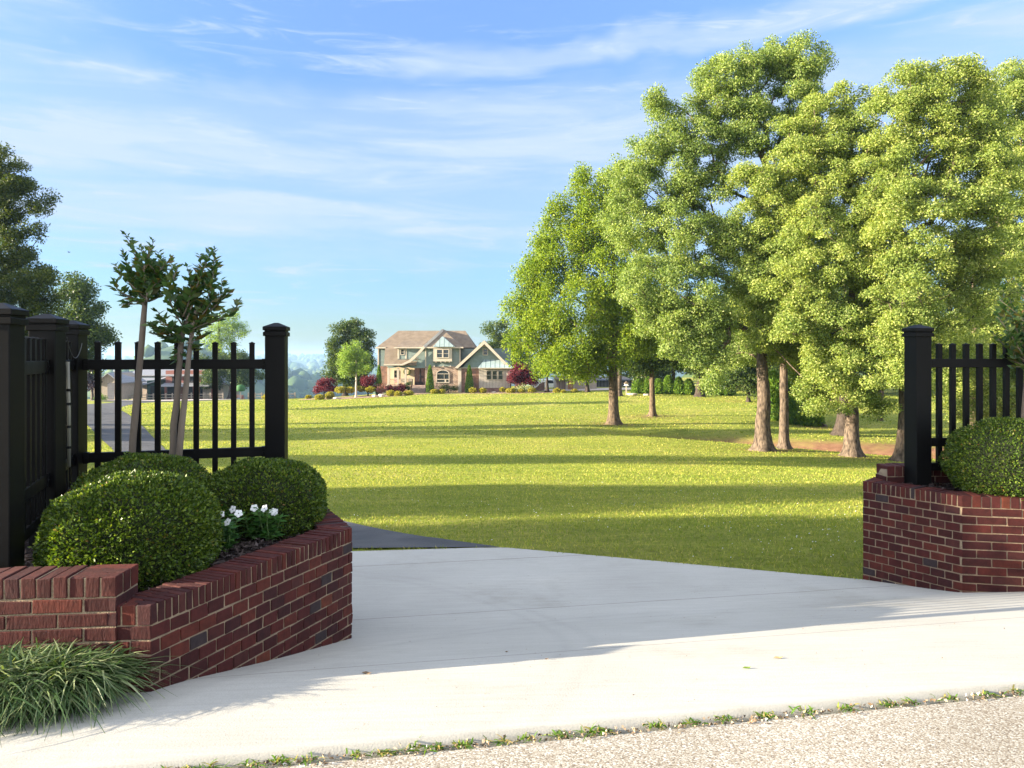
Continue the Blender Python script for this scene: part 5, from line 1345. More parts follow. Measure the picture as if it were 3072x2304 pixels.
for (a, b_, c_, e_, d) in ((1276.2, 1279.5, 1044, 1099, -.36), (1379, 1382, 1044, 1099, -.36), (1153, 1156.5, 1046, 1102, 1.94), (1125, 1128.5, 1045, 1099, 1.94)):
    m = MB(); m.box(H(a, 0, 0)[0], H(b_, 0, 0)[0], d, d + .05, H(0, e_, 0)[2], H(0, c_, 0)[2]); m.build('corner_board', CREAM, house)
for px in (1304, 1331, 1352):
    m = MB(); m.box(H(px - 1.6, 0, 0)[0], H(px + 1.6, 0, 0)[0], -.62, -.37, H(0, 1100.5, 0)[2], H(0, 1096.5, 0)[2]); m.build('bracket', CREAM, house)
def window(parent, x0, x1, y0, y1, d, cols, rows, frame=2.0, arch=False, sill=False):
    """frame with muntins standing proud of a dark pane"""
    X0, X1, Z0, Z1 = (x0 - 1320) * KH, (x1 - 1320) * KH, (1173 - y1) * KH, (1173 - y0) * KH
    f = frame * KH; m = MB()
    m.box(X0 - f, X0, d - .09, d, Z0 - f, Z1 + f); m.box(X1, X1 + f, d - .09, d, Z0 - f, Z1 + f)
    m.box(X0, X1, d - .09, d, Z0 - f, Z0); m.box(X0, X1, d - .09, d, Z1, Z1 + f)
    for c in range(1, cols):
        x = X0 + (X1 - X0) * c / cols; m.box(x - f * .45, x + f * .45, d - .08, d - .01, Z0, Z1)
    for r_ in range(1, rows):
        z = Z0 + (Z1 - Z0) * r_ / rows; m.box(X0, X1, d - .07, d - .012, z - f * .25, z + f * .25)
    w = m.build('window', CREAM, parent)
    g = MB(); g.box(X0, X1, d - .03, d - .004, Z0, Z1); g.build('pane', GLASS, w)
    return w
# second-floor box window with its metal gablet
bx = MB(); bx.box(H(1302, 0, 0)[0], H(1357, 0, 0)[0], -.85, -.31, H(0, 1084, 0)[2], H(0, 1045.2, 0)[2])
for px in (1310, 1324, 1337, 1349): bx.box(H(px - 1.5, 0, 0)[0], H(px + 1.5, 0, 0)[0], -.82, -.5, H(0, 1087, 0)[2], H(0, 1084.2, 0)[2])
box = bx.build('box_window', CREAM, house)
window(box, 1313, 1328, 1049.5, 1072, -.851, 1, 2, 2.0); window(box, 1332, 1347, 1049.5, 1072, -.851, 1, 2, 2.0)
m = MB(); a, b_, c_ = H(1301, 1040.5, -1.15), H(1366, 1040.5, -1.15), H(1328, 1009, -.55)
bk = H(1328, 1009, 1.6)
m.add([a, b_, c_, bk, (a[0], 1.0, a[2]), (b_[0], 1.0, b_[2])], [(0, 1, 2), (1, 5, 3, 2), (4, 0, 2, 3), (0, 4, 5, 1), (4, 3, 5)]); m.build('gablet', METAL, house)
# lower arched window
wx0, wx1, wy0, wy1 = 1312, 1347, 1112, 1146
X0, X1, Z0, Z1 = (wx0 - 1320) * KH, (wx1 - 1320) * KH, (1173 - wy1) * KH, (1173 - 1121) * KH
m = MB(); g = MB(); cx = (X0 + X1) / 2; rw = (X1 - X0) / 2; rz = (1121 - 1111) * KH
arc = [(cx + rw * math.cos(t_), Z1 + rz * math.sin(t_)) for t_ in np.linspace(0, math.pi, 15)]
arc_o = [(cx + (rw + .10) * math.cos(t_), Z1 + (rz + .10) * math.sin(t_)) for t_ in np.linspace(0, math.pi, 15)]
for i in range(14):
    q = [arc[i], arc_o[i], arc_o[i + 1], arc[i + 1]]
    m.prism(q[::-1], -.46, -.362)
m.box(X0 - .10, X0, -.46, -.362, Z0, Z1); m.box(X1, X1 + .10, -.46, -.362, Z0, Z1); m.box(X0 - .1, X1 + .1, -.47, -.362, Z0 - .1, Z0)
zt_ = Z0 + (Z1 - Z0) * .33; m.box(X0, X1, -.45, -.37, zt_ - .05, zt_ + .05); m.box(X0, X1, -.45, -.37, Z1 - .05, Z1 + .02)
m.box(cx + rw * .2, cx + rw * .25, -.45, -.37, zt_, Z1); m.box(cx + rw * .30, cx + rw * .55, -.45, -.37, Z0, zt_ - .05)
w = m.build('arched_window', CREAM, house)
g.prism(([(X0, Z0), (X1, Z0)] + arc)[::-1], -.40, -.364); g.build('pane', GLASS, w)
# door, porch window, wreath, steps and rails
m = MB(); m.box(H(1239, 0, 0)[0], H(1272, 0, 0)[0], 1.55, 1.69, H(0, 1156, 0)[2] + .01, H(0, 1104.5, 0)[2])
d_ = m.build('door', DOORM, house)
m = MB(); m.box(H(1254.7, 0, 0)[0], H(1256.3, 0, 0)[0], 1.52, 1.548, H(0, 1155, 0)[2], H(0, 1106, 0)[2]); m.box(H(1257.5, 0, 0)[0], H(1258.5, 0, 0)[0], 1.47, 1.548, H(0, 1133, 0)[2], H(0, 1128, 0)[2]); m.build('handle', pmat("dark_bronze", (.02, .016, .014), rough=.4), d_)
window(house, 1177, 1185, 1112, 1134, 1.699, 1, 2, 1.4)
m = MB()
ctr = H(1216, 1116, 1.5); pts = [(ctr[0] + .42 * math.cos(t_), 1.5, ctr[2] + .42 * math.sin(t_)) for t_ in np.linspace(0, 2 * math.pi, 17)]
m.tube(pts, [.09] * 17, 6); wr = m.build('wreath', LEAF_D); wr.location = tuple(hb); tag(wr, 'round dark wreath hanging on the porch wall beside the front door', 'wreath')
m = MB()
for k in range(5): m.box(H(1238.2, 0, 0)[0], H(1283, 0, 0)[0], -.36 - .34 * (k + 1), -.362 - .34 * k, -1.0, H(0, 1158.6, 0)[2] - .155 * k - .02)
m.build('front_steps', STONE, house)
def railing(x0, x1, d0, d1, z0, z1, hh, nb):
    m = MB(); m.tube([(x0, d0, z0 + hh), (x1, d1, z1 + hh)], [.025, .025], 5); m.tube([(x0, d0, z0 + .1), (x1, d1, z1 + .1)], [.018, .018], 5)
    for k in range(nb + 1):
        f = k / nb; x, d, z = x0 + (x1 - x0) * f, d0 + (d1 - d0) * f, z0 + (z1 - z0) * f; m.tube([(x, d, z + .02), (x, d, z + hh)], [.012, .012] if 0 < k < nb else [.03, .03], 4)
    m.build('railing', BLACK, house)
zf = H(0, 1156, 0)[2]
railing(H(1168, 0, 0)[0], H(1237, 0, 0)[0], -.2, -.2, zf, zf, .85, 26)
railing(H(1239, 0, 0)[0], H(1239, 0, 0)[0], -.38, -1.9, zf, zf - .65, .85, 6); railing(H(1282, 0, 0)[0], H(1282, 0, 0)[0], -.38, -1.9, zf, zf - .65, .85, 6)
m = MB(); lm = H(1252, 1077, -.6); m.tube([(lm[0], -.32, lm[2]), (lm[0], -.62, lm[2] + .02)], [.05, .05], 6); m.tube([(lm[0] - .22, -.66, lm[2] + .05), (lm[0] + .22, -.66, lm[2] - .03)], [.16, .20], 8); m.build('flood_light', CREAM, house)
# porch chairs
for px, lb in ((1186, 'red and white cushioned chair on the porch below the small window'), (1205.5, 'white chair on the porch between two columns'), (1228, 'white chair on the porch next to the front door')):
    c = at(px, 1156, HY + 1.0); t = thing('porch_chair', (hb[0] + (px - 1320) * KH, HY + .8, hb[2] + zf), lb, 'chair', 'chairs on the porch')
    cm = CREAM if px > 1190 else pmat("red_cushion", (.45, .12, .10), (.6, .5, .45), scale=6)
    m = MB(); m.box(-.28, .28, -.28, .25, .36, .44); m.build('seat', cm, t)
    m = MB(); m.box(-.28, .28, .25, .32, .36, .95); m.build('backrest', cm, t)
    for sx_ in (-1, 1):
        for sy_ in (-1, 1):
            m = MB(); m.box(sx_ * .26 - .025, sx_ * .26 + .025, sy_ * .24 - .025, sy_ * .24 + .025, .004, .36); m.build('leg', CREAM, t)
        m = MB(); m.box(sx_ * .30 - .03, sx_ * .30 + .03, -.25, .24, .60, .65); m.build('armrest', CREAM, t)
# dormer
dm = MB(); dm.box(H(1193, 0, 0)[0], H(1268, 0, 0)[0], -.15, 3.0, H(0, 1078, 0)[2], H(0, 1043.5, 0)[2]); dm_o = dm.build('dormer', SIDING, house)
for a, b_ in ((1193, 1198.5), (1216.5, 1220.5)):
    m = MB(); m.box(H(a, 0, 0)[0], H(b_, 0, 0)[0], -.2, -.152, H(0, 1076, 0)[2], H(0, 1044, 0)[2]); m.build('corner_board', CREAM, dm_o)
window(dm_o, 1203.5, 1212.5, 1049, 1063, -.152, 1, 2, 1.8)
m = MB(); slab(m, [H(1185, 1042.5, -.6), H(1275, 1042.5, -.6), H(1275, 1022, 2.6), H(1203, 1021, 2.6)], .12); slab(m, [H(1185, 1042.5, 3.2), H(1185, 1042.5, -.6), H(1203, 1021, 2.6)], .12); m.build('roof', SHING, dm_o)
m = MB(); m.box(H(1184, 0, 0)[0], H(1272, 0, 0)[0], -.7, -.605, H(0, 1045, 0)[2], H(0, 1041.5, 0)[2]); m.build('fascia', CREAM, dm_o)
# garage wing
wall_poly('wall', [(1388, 1103), (1454, 1031), (1524, 1103)], -1.2, .25, SIDING, house)
wall_poly('brick_wall', [(1386, 1103.1), (1438.5, 1103.1), (1438.5, 1177), (1386, 1177)], -1.2, .25, PLAINBRICK, house)
wall_poly('brick_wall', [(1437, 1162), (1532, 1162), (1532, 1177), (1437, 1177)], -1.75, 3, DARKBRICK, house)
m = MB(); m.box(H(1376, 0, 0)[0], H(1385.9, 0, 0)[0], -1.3, -.9, -.6, H(0, 1103, 0)[2]); m.build('pilaster', CREAM, house)
m = MB(); m.box(H(1380.1, 0, 0)[0], H(1532, 0, 0)[0], -.9, 7.5, -.9, H(0, 1103, 0)[2]); m.build('wall', PLAINBRICK, house)
rf = MB(); pk0, pk1 = H(1454, 1023, -1.8), H(1454, 1023, 6.5)
l0, l1 = H(1369, 1104, -1.8), H(1369, 1104, 6.5); r0_, r1_ = H(1535, 1106, -1.8), H(1535, 1106, 6.5)
slab(rf, [l0, pk0, pk1, l1], .2); slab(rf, [pk0, r0_, r1_, pk1], .2); rf.build('wing_roof', SHING, house)
rk = MB()
for (a, b_, w0, w1) in (((1454, 1021.5), (1367, 1103), 12, 9), ((1454, 1021.5), (1537, 1106), 11, 8)):
    sg = 1 if b_[0] > a[0] else -1
    q = [H(*a, -1.95), H(*b_, -1.95), H(b_[0] - sg * w1, b_[1] + 1.5, -1.95), H(a[0], a[1] + w0, -1.95)]
    V = q + [(v[0], v[1] + .145, v[2]) for v in q]; rk.add(V, [(0, 1, 2, 3), (7, 6, 5, 4), (0, 4, 5, 1), (1, 5, 6, 2), (2, 6, 7, 3), (3, 7, 4, 0)])
rk.build('rake_trim', CREAM, house)
wall_poly('gable_peak', [(1444, 1041), (1454, 1031), (1464, 1041)], -1.3, .08, CREAM, house)
wall_poly('belt_trim', [(1386, 1102), (1438, 1102), (1438, 1104.5), (1386, 1104.5)], -1.28, .07, CREAM, house)
window(house, 1451, 1463, 1048, 1064, -1.202, 1, 2, 2.0)
m = MB(); m.box(H(1438.6, 0, 0)[0], H(1531, 0, 0)[0], -1.8, -1.25, H(0, 1161.9, 0)[2], H(0, 1102.5, 0)[2]); bay = m.build('bay', BNB, house)
for a in (1462, 1479, 1496): window(bay, a, a + 12.5, 1112, 1136.5, -1.801, 1, 2, 1.4)
m = MB(); slab(m, [H(1436, 1102.2, -2.2), H(1539, 1102.2, -2.2), H(1516, 1079, -1.22), H(1454, 1079, -1.22)], .08); slab(m, [H(1436, 1102.2, -1.22), H(1436, 1102.2, -2.2), H(1454, 1079, -1.22)], .08); slab(m, [H(1539, 1102.2, -2.2), H(1539, 1102.2, -1.22), H(1516, 1079, -1.22)], .08); m.build('awning_roof', METAL, house)
m = MB(); m.box(H(1437, 0, 0)[0], H(1538, 0, 0)[0], -2.3, -2.205, H(0, 1104.5, 0)[2], H(0, 1102.4, 0)[2]); m.build('fascia', CREAM, house)

# garden bed, path, stones in front of the house
BEDM = pmat("pale_mulch_bed", (.30, .19, .13), (.40, .28, .20), scale=5, rough=.95, bump=.6, bscale=20)
def bed_rows(y0, y1, x0, x1): return [((x0, y), (x1, y)) for y in np.linspace(y0, y1, 7)]
tag(rows_sheet("garden_bed", BEDM, [((-27, 92.5), (-21, 91.2)), ((-27, 94.5), (-13, 93.2)), ((-26.5, 96), (5.5, 94.8)), ((-26, 98.2), (5.5, 98.2))], 40, ground_z, .035), kind='structure', label='pale mulched bed along the front of the house')
ROCK = pmat("pale_boulder", (.55, .47, .40), (.38, .32, .27), scale=3, rough=.95, bump=.8, bscale=8)
for i, (px, py, Y, w, h, lb) in enumerate(((962, 1184, 94, 9, 7, 'grey boulder under the dark red maple at the left end of the house bed'), (1010, 1195, 92, 10, 5, 'pale boulder at the left front corner of the house bed'), (1125, 1187, 93.5, 9, 5, 'pale boulder in the middle of the house bed, left of the steps'),
                                  (1145, 1186, 93.5, 9, 6, 'second pale boulder beside its twin left of the steps'), (1482, 1178, 95.5, 7, 4, 'small pale boulder in front of the white bay'), (1897, 1186, 90, 14, 5, 'flat pale boulder on the lawn near the bird feeder'), (1940, 1187, 90, 10, 3, 'low pale stone on the lawn right of the bird feeder'))):
    import bmesh
    bm = bmesh.new(); bmesh.ops.create_icosphere(bm, subdivisions=3, radius=1); k = Y / FPX; rr = np.random.default_rng(700 + i); o_ = rr.uniform(0, 9, 3)
    for v in bm.verts:
        dd = np.array(v.co); s_ = 1 + .22 * math.sin(dd[0] * 3 + o_[0]) * math.cos(dd[1] * 3 + o_[1]) + .14 * math.sin(dd[2] * 5 + o_[2]); v.co = Vector((dd[0] * s_ * w * k, dd[1] * s_ * w * k * .8, dd[2] * s_ * h * k))
    me = bpy.data.meshes.new('boulder'); bm.to_mesh(me); bm.free(); b = at(px, py, Y)
    o = put('boulder', me, ROCK, smooth=True); o.location = (b[0], b[1], gz(b[0], b[1]) + h * k * .45); tag(o, lb, 'boulder', 'boulders on the lawn and bed')

# ------------------------------------------------------------------ garage and walls right of the house
GY_ = 104.0; KG = GY_ / FPX; gb = at(1700, 1174, GY_)
gar = thing('garage', gb, 'cream garage with a tall gabled middle behind the maple trunk', 'garage')
def G(px, py, d): return ((px - 1700) * KG, d, (1174 - py) * KG)
def gbox(name, x0, x1, y0, y1, d0, d1, mat, parent=None):
    m = MB(); m.box(G(x0, 0, 0)[0], G(x1, 0, 0)[0], d0, d1, G(0, y1, 0)[2], G(0, y0, 0)[2]); return m.build(name, mat, parent or gar)
PINK = pmat("pale_stucco", (0.429, 0.358, 0.299), (0.377, 0.312, 0.260), scale=2, rough=.8)
BROWN = lined("brown_boards", (.24, .18, .14), (.10, .075, .06), .35, axis=0, duty=.12)
gbox('wall', 1696, 1724, 1112, 1178, -.4, 6, PINK); gbox('wall', 1668, 1695.9, 1138, 1178, 0, 6, PINK); gbox('wall', 1724.1, 1790, 1126, 1178, 0, 6, PINK)
gbox('side_door', 1671, 1682, 1141, 1176, -.06, -.004, BROWN); gbox('side_door', 1684, 1695, 1141, 1176, -.06, -.004, BROWN)
gbox('front_door', 1703, 1718, 1138, 1176, -.46, -.404, pmat("orange_brown_door", (.42, .22, .11), rough=.6));
gbox('post', 1698, 1701.5, 1108, 1177, -.8, -.5, CREAM); gbox('post', 1720, 1723, 1108, 1177, -.8, -.5, CREAM)
m = MB(); slab(m, [G(1690, 1113, -.9), G(1730, 1113, -.9), G(1728, 1098, 3), G(1692, 1098, 3)], .15); slab(m, [G(1666, 1139, -.5), G(1697, 1134, -.5), G(1697, 1128, 5), G(1666, 1132, 5)], .12); slab(m, [G(1722, 1120, -.5), G(1794, 1129, -.5), G(1794, 1119, 6), G(1722, 1108, 6)], .12); m.build('roof', SHING, gar)
RIB = lined("dark_ribbed_metal", (.10, .10, .12), (.045, .045, .055), .5, axis=0, duty=.3, rough=.5)
t = thing('metal_shed', at(1830, 1174, 112), 'long dark ribbed metal shed behind the maple trunk', 'shed'); ks = 112 / FPX
m = MB(); m.box(-62 * ks, 66 * ks, 0, 8, -.8, 34 * ks); m.build('wall', RIB, t)
m = MB(); slab(m, [(-64 * ks, -.4, 34 * ks), (68 * ks, -.4, 34 * ks), (68 * ks, 8.4, 40 * ks), (-64 * ks, 8.4, 40 * ks)], .1); m.build('roof', RIB, t)
t = thing('garden_wall', at(1615, 1177, 101), 'low curved brick garden wall at the right end of the house', 'wall'); kg2 = 101 / FPX
m = MB(); pr = [(-22, -6), (19, -6), (19, 28), (6, 27), (0, 20), (-8, 14), (-22, 11)]; m.prism([(a * kg2, b_ * kg2) for a, b_ in pr][::-1], 0, .3); m.build('wall', DARKBRICK, t)
m = MB(); m.box(10 * kg2, 20.5 * kg2, -.05, .36, 28.02 * kg2, 30 * kg2); m.build('cap', DARKBRICK, t)
WHITE = pmat("white_paint", (.78, .78, .78), (.72, .72, .72), scale=2, rough=.5)
t = thing('white_van', at(1655, 1172, 112), 'white vehicle parked behind the brick garden wall', 'van'); kv = 112 / FPX
m = MB(); m.prism([(a * kv, b_ * kv) for a, b_ in ((-52, 5), (-52, 30), (-48, 34), (2, 34), (10, 22), (22, 19), (23, 5))][::-1], 0, 2.0); m.build('body', WHITE, t, bevel=.06)
m = MB(); m.prism([(a * kv, b_ * kv) for a, b_ in ((3, 31), (9, 22), (-14, 22), (-14, 31))], -.012, 0); m.build('side_window', GLASS, t)
for px in (-36, 12):
    m = MB(); m.tube([(px * kv, -.02, 6 * kv), (px * kv, .2, 6 * kv)], [.34, .34], 16); m.build('wheel', BLACK, t)
# bird feeder on a post
q = at(1879, 1189, 90); t = thing('bird_feeder', (q[0], q[1], gz(q[0], q[1])), 'white bird feeder house on a pale post on the lawn', 'bird feeder'); 
m = MB(); m.box(-.06, .06, -.06, .06, -.1, 1.15); m.build('post', CREAM, t)
m = MB(); m.box(-.28, .28, -.2, .2, 1.152, 1.2); m.box(-.2, .2, -.14, .14, 1.202, 1.42); m.build('feeding_box', WHITE, t)
m = MB(); m.prism([(-.32, 1.42), (.32, 1.42), (0, 1.68)][::-1], -.24, .24); m.build('roof', SHING, t)
q = at(1768, 1176, 97); t = thing('marker_post', (q[0], q[1], gz(q[0], q[1])), 'short pale marker post at the edge of the garage court', 'post')
m = MB(); m.tube([(0, 0, -.1), (0, 0, .85), (0, 0, .93)], [.06, .06, .03], 8); m.build('post', CREAM, t)

# ------------------------------------------------------------------ barn group behind the left fence
BY_ = 140.0; KB = BY_ / FPX
TAN = lined("tan_boards", (0.280, 0.234, 0.189), (0.189, 0.154, 0.126), .45, axis=0, duty=.12)
GREENB = lined("dark_green_boards", (.03, .065, .05), (.015, .03, .025), .4, axis=0, duty=.14)
REDB = pmat("weathered_red_boards", (.22, .085, .065), (.15, .06, .05), scale=5, rough=.85, stretch=(4, 4, .5))
TIN = lined("grey_tin_roof", (0.204, 0.210, 0.228), (0.150, 0.156, 0.174), .6, axis=0, duty=.1, rough=.5)
DARKI = pmat("dark_opening", (.02, .017, .016), rough=.9)
bb = at(470, 1197, BY_)
barn = thing('barn', bb, 'long barn with grey tin roofs, red boards and dark openings, seen through the left fence', 'barn')
def Bp(px, py, d): return ((px - 470) * KB, d, (1197 - py) * KB)
def bbox(name, x0, x1, y0, y1, d0, d1, mat, parent=None):
    m = MB(); m.box(Bp(x0, 0, 0)[0], Bp(x1, 0, 0)[0], d0, d1, Bp(0, y1, 0)[2], Bp(0, y0, 0)[2]); return m.build(name, mat, parent or barn)
bbox('wall', 381, 436, 1155, 1200, 1.5, 9, PINK); bbox('wall', 436.1, 476, 1142, 1200, .6, 9, GREENB); bbox('wall', 488, 602, 1112, 1200, 1.2, 10, REDB)
m = MB(); m.prism([((a - 470) * KB, (1197 - b_) * KB) for a, b_ in ((602.1, 1130), (645, 1146), (664, 1155), (664, 1200), (602.1, 1200))][::-1], 1.0, 9); m.build('wall', TAN, barn)
m = MB(); slab(m, [Bp(329, 1128, 6), Bp(485, 1128, 6), Bp(485, 1108, 11), Bp(329, 1108, 11)], .2); slab(m, [Bp(378, 1154, .6), Bp(436, 1154, .6), Bp(436, 1136, 5), Bp(378, 1136, 5)], .15)
slab(m, [Bp(434, 1153, -.4), Bp(480, 1140, -.4), Bp(480, 1126, 6), Bp(434, 1138, 6)], .15)
slab(m, [Bp(482, 1126, .4), Bp(616, 1126, .4), Bp(600, 1106, 6), Bp(508, 1106, 6)], .2); slab(m, [Bp(600, 1126, .2), Bp(681, 1153, .2), Bp(681, 1150, 9.5), Bp(600, 1122, 9.5)], .25); m.build('roof', TIN, barn)
bbox('clerestory', 340, 484, 1128.5, 1136, 6.2, 9, pmat("dark_strip", (.06, .07, .09), rough=.6))
m = MB(); slab(m, [Bp(486, 1158, -1.6), Bp(636, 1156, -1.6), Bp(636, 1149, 1.2), Bp(486, 1149, 1.2)], .12); m.build('porch_roof', TIN, barn)
for a, b_ in ((508, 524), (553, 582)): bbox('loft_opening', a, b_, 1128, 1149, 1.14, 1.196, DARKI)  # near-black panels on the walls, painted as the unlit inside of the barn
for a, b_ in ((493, 520), (556, 584), (592, 600)): bbox('doorway', a, b_, 1161, 1196, 1.14, 1.196, DARKI)
bbox('doorway', 447, 474, 1158, 1196, .54, .596, DARKI); bbox('red_door', 628, 640, 1164, 1196, .93, .996, pmat("red_door", (.35, .10, .07), rough=.6)); bbox('window', 650, 656, 1160, 1172, .93, .996, GLASS)
for px in (490, 506, 541, 551, 590, 606): bbox('porch_post', px - 1.2, px + 1.2, 1157, 1197, -1.5, -1.3, REDB)
# tan shed
sb_ = at(320, 1196, 132); shed = thing('tan_shed', sb_, 'tan gabled shed with a dark roll door beside the barn', 'shed'); KS = 132 / FPX
def Sp(px, py, d): return ((px - 320) * KS, d, (1196 - py) * KS)
m = MB(); m.prism([((a - 320) * KS, (1196 - b_) * KS) for a, b_ in ((292, 1145), (326, 1120), (360, 1145), (360, 1200), (292, 1200))][::-1], 0, 8); m.build('wall', TAN, shed)
m = MB(); slab(m, [Sp(286, 1150, -.4), Sp(326, 1118, -.4), Sp(316, 1118, 9), Sp(264, 1150, 9)], .18); slab(m, [Sp(326, 1118, -.4), Sp(365, 1148, -.4), Sp(365, 1148, 9), Sp(316, 1118, 9)], .18); m.build('roof', TIN, shed)
m = MB(); m.box(Sp(323, 0, 0)[0], Sp(343, 0, 0)[0], -.06, -.004, -.1, Sp(0, 1149, 0)[2]); m.build('roll_door', lined("grey_roll_door", (.10, .10, .115), (.05, .05, .06), .3), shed)
m = MB(); m.box(Sp(262, 0, 0)[0], Sp(291.5, 0, 0)[0], 1.0, 8, -.3, Sp(0, 1150, 0)[2]); m.build('side_wing', TAN, shed)
q = at(344, 1198, 128); t = thing('flagpole', (q[0], q[1], gz(q[0], q[1])), 'thin pinkish pole with a pale globe in front of the tan shed', 'pole')
m = MB(); m.tube([(0, 0, 0), (0, 0, 4.9)], [.06, .05], 6); m.build('pole', PINK, t)
m = MB(); m.tube([(0, 0, 4.88), (0, 0, 5.05), (0, 0, 5.25), (0, 0, 5.4)], [.08, .26, .22, .05], 10); m.build('globe', WHITE, t, smooth=True)
# split-rail fence
WOODG = pmat("grey_rail_wood", (.26, .22, .18), (.17, .145, .12), scale=6, rough=.9)
def rail_fence(label, xs, py, Y):
    q0 = at(xs[0], py, Y); z0 = gz(q0[0], q0[1]); t = thing('rail_fence', (q0[0], q0[1], z0), label, 'fence')
    pr = None
    for px in xs:
        q = at(px, py, Y); z = gz(q[0], q[1]) - z0; x = q[0] - q0[0]
        m = MB(); m.box(x - .09, x + .09, -.09, .09, z - .2, z + 1.25); m.build('post', WOODG, t)
        if pr is not None:
            m = MB()
            for h in (.45, .95): m.tube([(pr[0] + .09, 0, pr[1] + h), (x - .09, 0, z + h)], [.07, .07], 5)
            m.build('rail', WOODG, t)
        pr = (x, z)
rail_fence('grey split-rail fence in front of the barn', list(range(384, 672, 19)), 1195, 135)
rail_fence('grey split-rail fence running right of the barn towards the valley', list(range(745, 905, 20)), 1196, 138)
# umbrella and bench beside the barn
q = at(722, 1196, 136); zq = gz(q[0], q[1])
t = thing('patio_umbrella', (q[0], q[1], zq), 'closed-domed green patio umbrella right of the barn', 'umbrella')
m = MB(); ku = 136 / FPX; hh_ = [(0, 24), (10, 24.5), (13, 27), (13, 36), (11, 41), (7, 44), (0, 45)]
m.tube([(0, 0, b_ * ku) for a, b_ in hh_], [max(.02, a * ku) for a, b_ in hh_], 14); m.build('canopy', pmat("green_canvas", (.03, .11, .03), (.02, .08, .02), rough=.8), t, smooth=True)
m = MB(); m.tube([(0, 0, 0), (0, 0, 26 * ku)], [.05, .05], 6); m.build('pole', WOODG, t)
t = thing('picnic_bench', at(716, 1197, 137), 'reddish picnic bench under the green umbrella', 'bench'); t.location.z = gz(t.location.x, t.location.y)
m = MB(); m.box(-.9, .9, -.4, .4, .72, .78); m.build('table_top', REDB, t)
for s_ in (-1, 1):
    m = MB(); m.box(-.9, .9, s_ * .75 - .14, s_ * .75 + .14, .42, .47); m.build('seat', REDB, t)
    m = MB(); m.box(s_ * .7 - .04, s_ * .7 + .04, -.86, .86, .005, .10); m.box(s_ * .7 - .05, s_ * .7 + .05, -.3, .3, .102, .718); m.box(s_ * .7 - .04, s_ * .7 + .04, -.86, -.66, .102, .418); m.box(s_ * .7 - .04, s_ * .7 + .04, .66, .86, .102, .418); m.build('leg', REDB, t)
# ================================================================== grass, clover, far woods, haze
GRASS = leaf_mat("grass_blade", [(0, (0.1243, 0.1826, 0.0299)), (.4, (0.2057, 0.2643, 0.0414)), (.75, (0.2983, 0.3293, 0.0621)), (1, (0.4983, 0.4357, 0.1518))], transl=.35, rough=.6, spec=.12, patch=[(.22, (.78, .86, .8), (1.18, 1.1, 1.05)), (1.6, (.78, .82, .75), (1.2, 1.14, 1.1))])
def grass_band(y0, y1, dens, h, w, seed):
    r = np.random.default_rng(seed)
    n = int(dens * (y1 - y0) * 1.55 * (y0 + y1) / 2)
    y = r.uniform(y0, y1, n); x = r.uniform(-.76, .76, n) * y
    ss, vv = scoord(x, y), vcoord(x, y)
    ok = ~in_poly(ss, vv, [(-9, -9), (13, -9), (13, 5.4), (4.5, 5.4), (4.13, 5.78), (1.31, 8.06), (-2.2, 8.49), (-9, 8.2)])
    # keep clear of the asphalt
    rows_ = np.array([[a[0], a[1], b_[0], b_[1]] for a, b_ in DRIVE_ROWS])
    yc = (rows_[:, 1] + rows_[:, 3]) / 2; o_ = np.argsort(yc)
    poly = [(p[0], p[1]) for p in rows_[:, :2]] + [(p[0], p[1]) for p in rows_[::-1, 2:]]
    ok &= ~in_poly(x, y, poly)
    x, y = x[ok], y[ok]; n = len(x)
    k = soil_at(x, y) < r.uniform(.15, .75, len(x)); x, y = x[k], y[k]; n = len(x)
    z = ground_z(x, y) - .004
    a = r.uniform(0, 6.283, n); el = r.uniform(.55, 1.45, n)
    d = np.column_stack([np.cos(a) * np.cos(el), np.sin(a) * np.cos(el), np.sin(el)])
    return blade_mesh(np.column_stack([x, y, z]), d, r.uniform(.6, 1.3, n) * h, np.full(n, w), r.uniform(.1, .6, n), 2, side=r.normal(0, .5, (n, 3)))
Vs, Fs, b = [], [], 0
for args in ((6.2, 9.5, 900, .055, .006, 1), (9.5, 13, 620, .055, .008, 2), (13, 19, 320, .06, .011, 3), (19, 30, 120, .07, .018, 4), (30, 45, 46, .085, .032, 5), (45, 70, 16, .11, .06, 6), (70, 97, 8, .13, .09, 7)):
    V, F = grass_band(*args); Vs.append(V); Fs.append(F + b); b += len(V)
tag(put('grass', mesh_arrays('grass', np.vstack(Vs), np.vstack(Fs)), GRASS), 'short mown grass blades on the near lawn', 'grass', kind='stuff')
# white clover heads scattered in the near lawn
r = np.random.default_rng(9); n = 1000
y = 6.4 + r.random(n) ** 1.5 * 14; x = r.uniform(-.4, .76, n) * y
patch = _n2(x, y, 1.1, 4.4) + r.normal(0, .5, n) + (x / y) * 1.3
ok = (patch > .35) & ~in_poly(scoord(x, y), vcoord(x, y), [(-9, -9), (13, -9), (13, 5.4), (4.65, 5.45), (4.27, 5.88), (1.43, 8.19), (-2.2, 8.6), (-9, 8.2)])
rw_ = np.array([[a_[0], a_[1], b_[0], b_[1]] for a_, b_ in DRIVE_ROWS]); ok &= ~in_poly(x, y, [tuple(p_) for p_ in rw_[:, :2]] + [tuple(p_) for p_ in rw_[::-1, 2:]])
x, y = x[ok], y[ok]; n = len(x); z = ground_z(x, y) + .05
base_oct = np.array([(1, 0, 0), (0, 1, 0), (-1, 0, 0), (0, -1, 0), (0, 0, .9), (0, 0, -.7)]) * .0075
V = (np.column_stack([x, y, z])[:, None, :] + base_oct[None] * r.uniform(.6, 1.2, n)[:, None, None]).reshape(-1, 3)
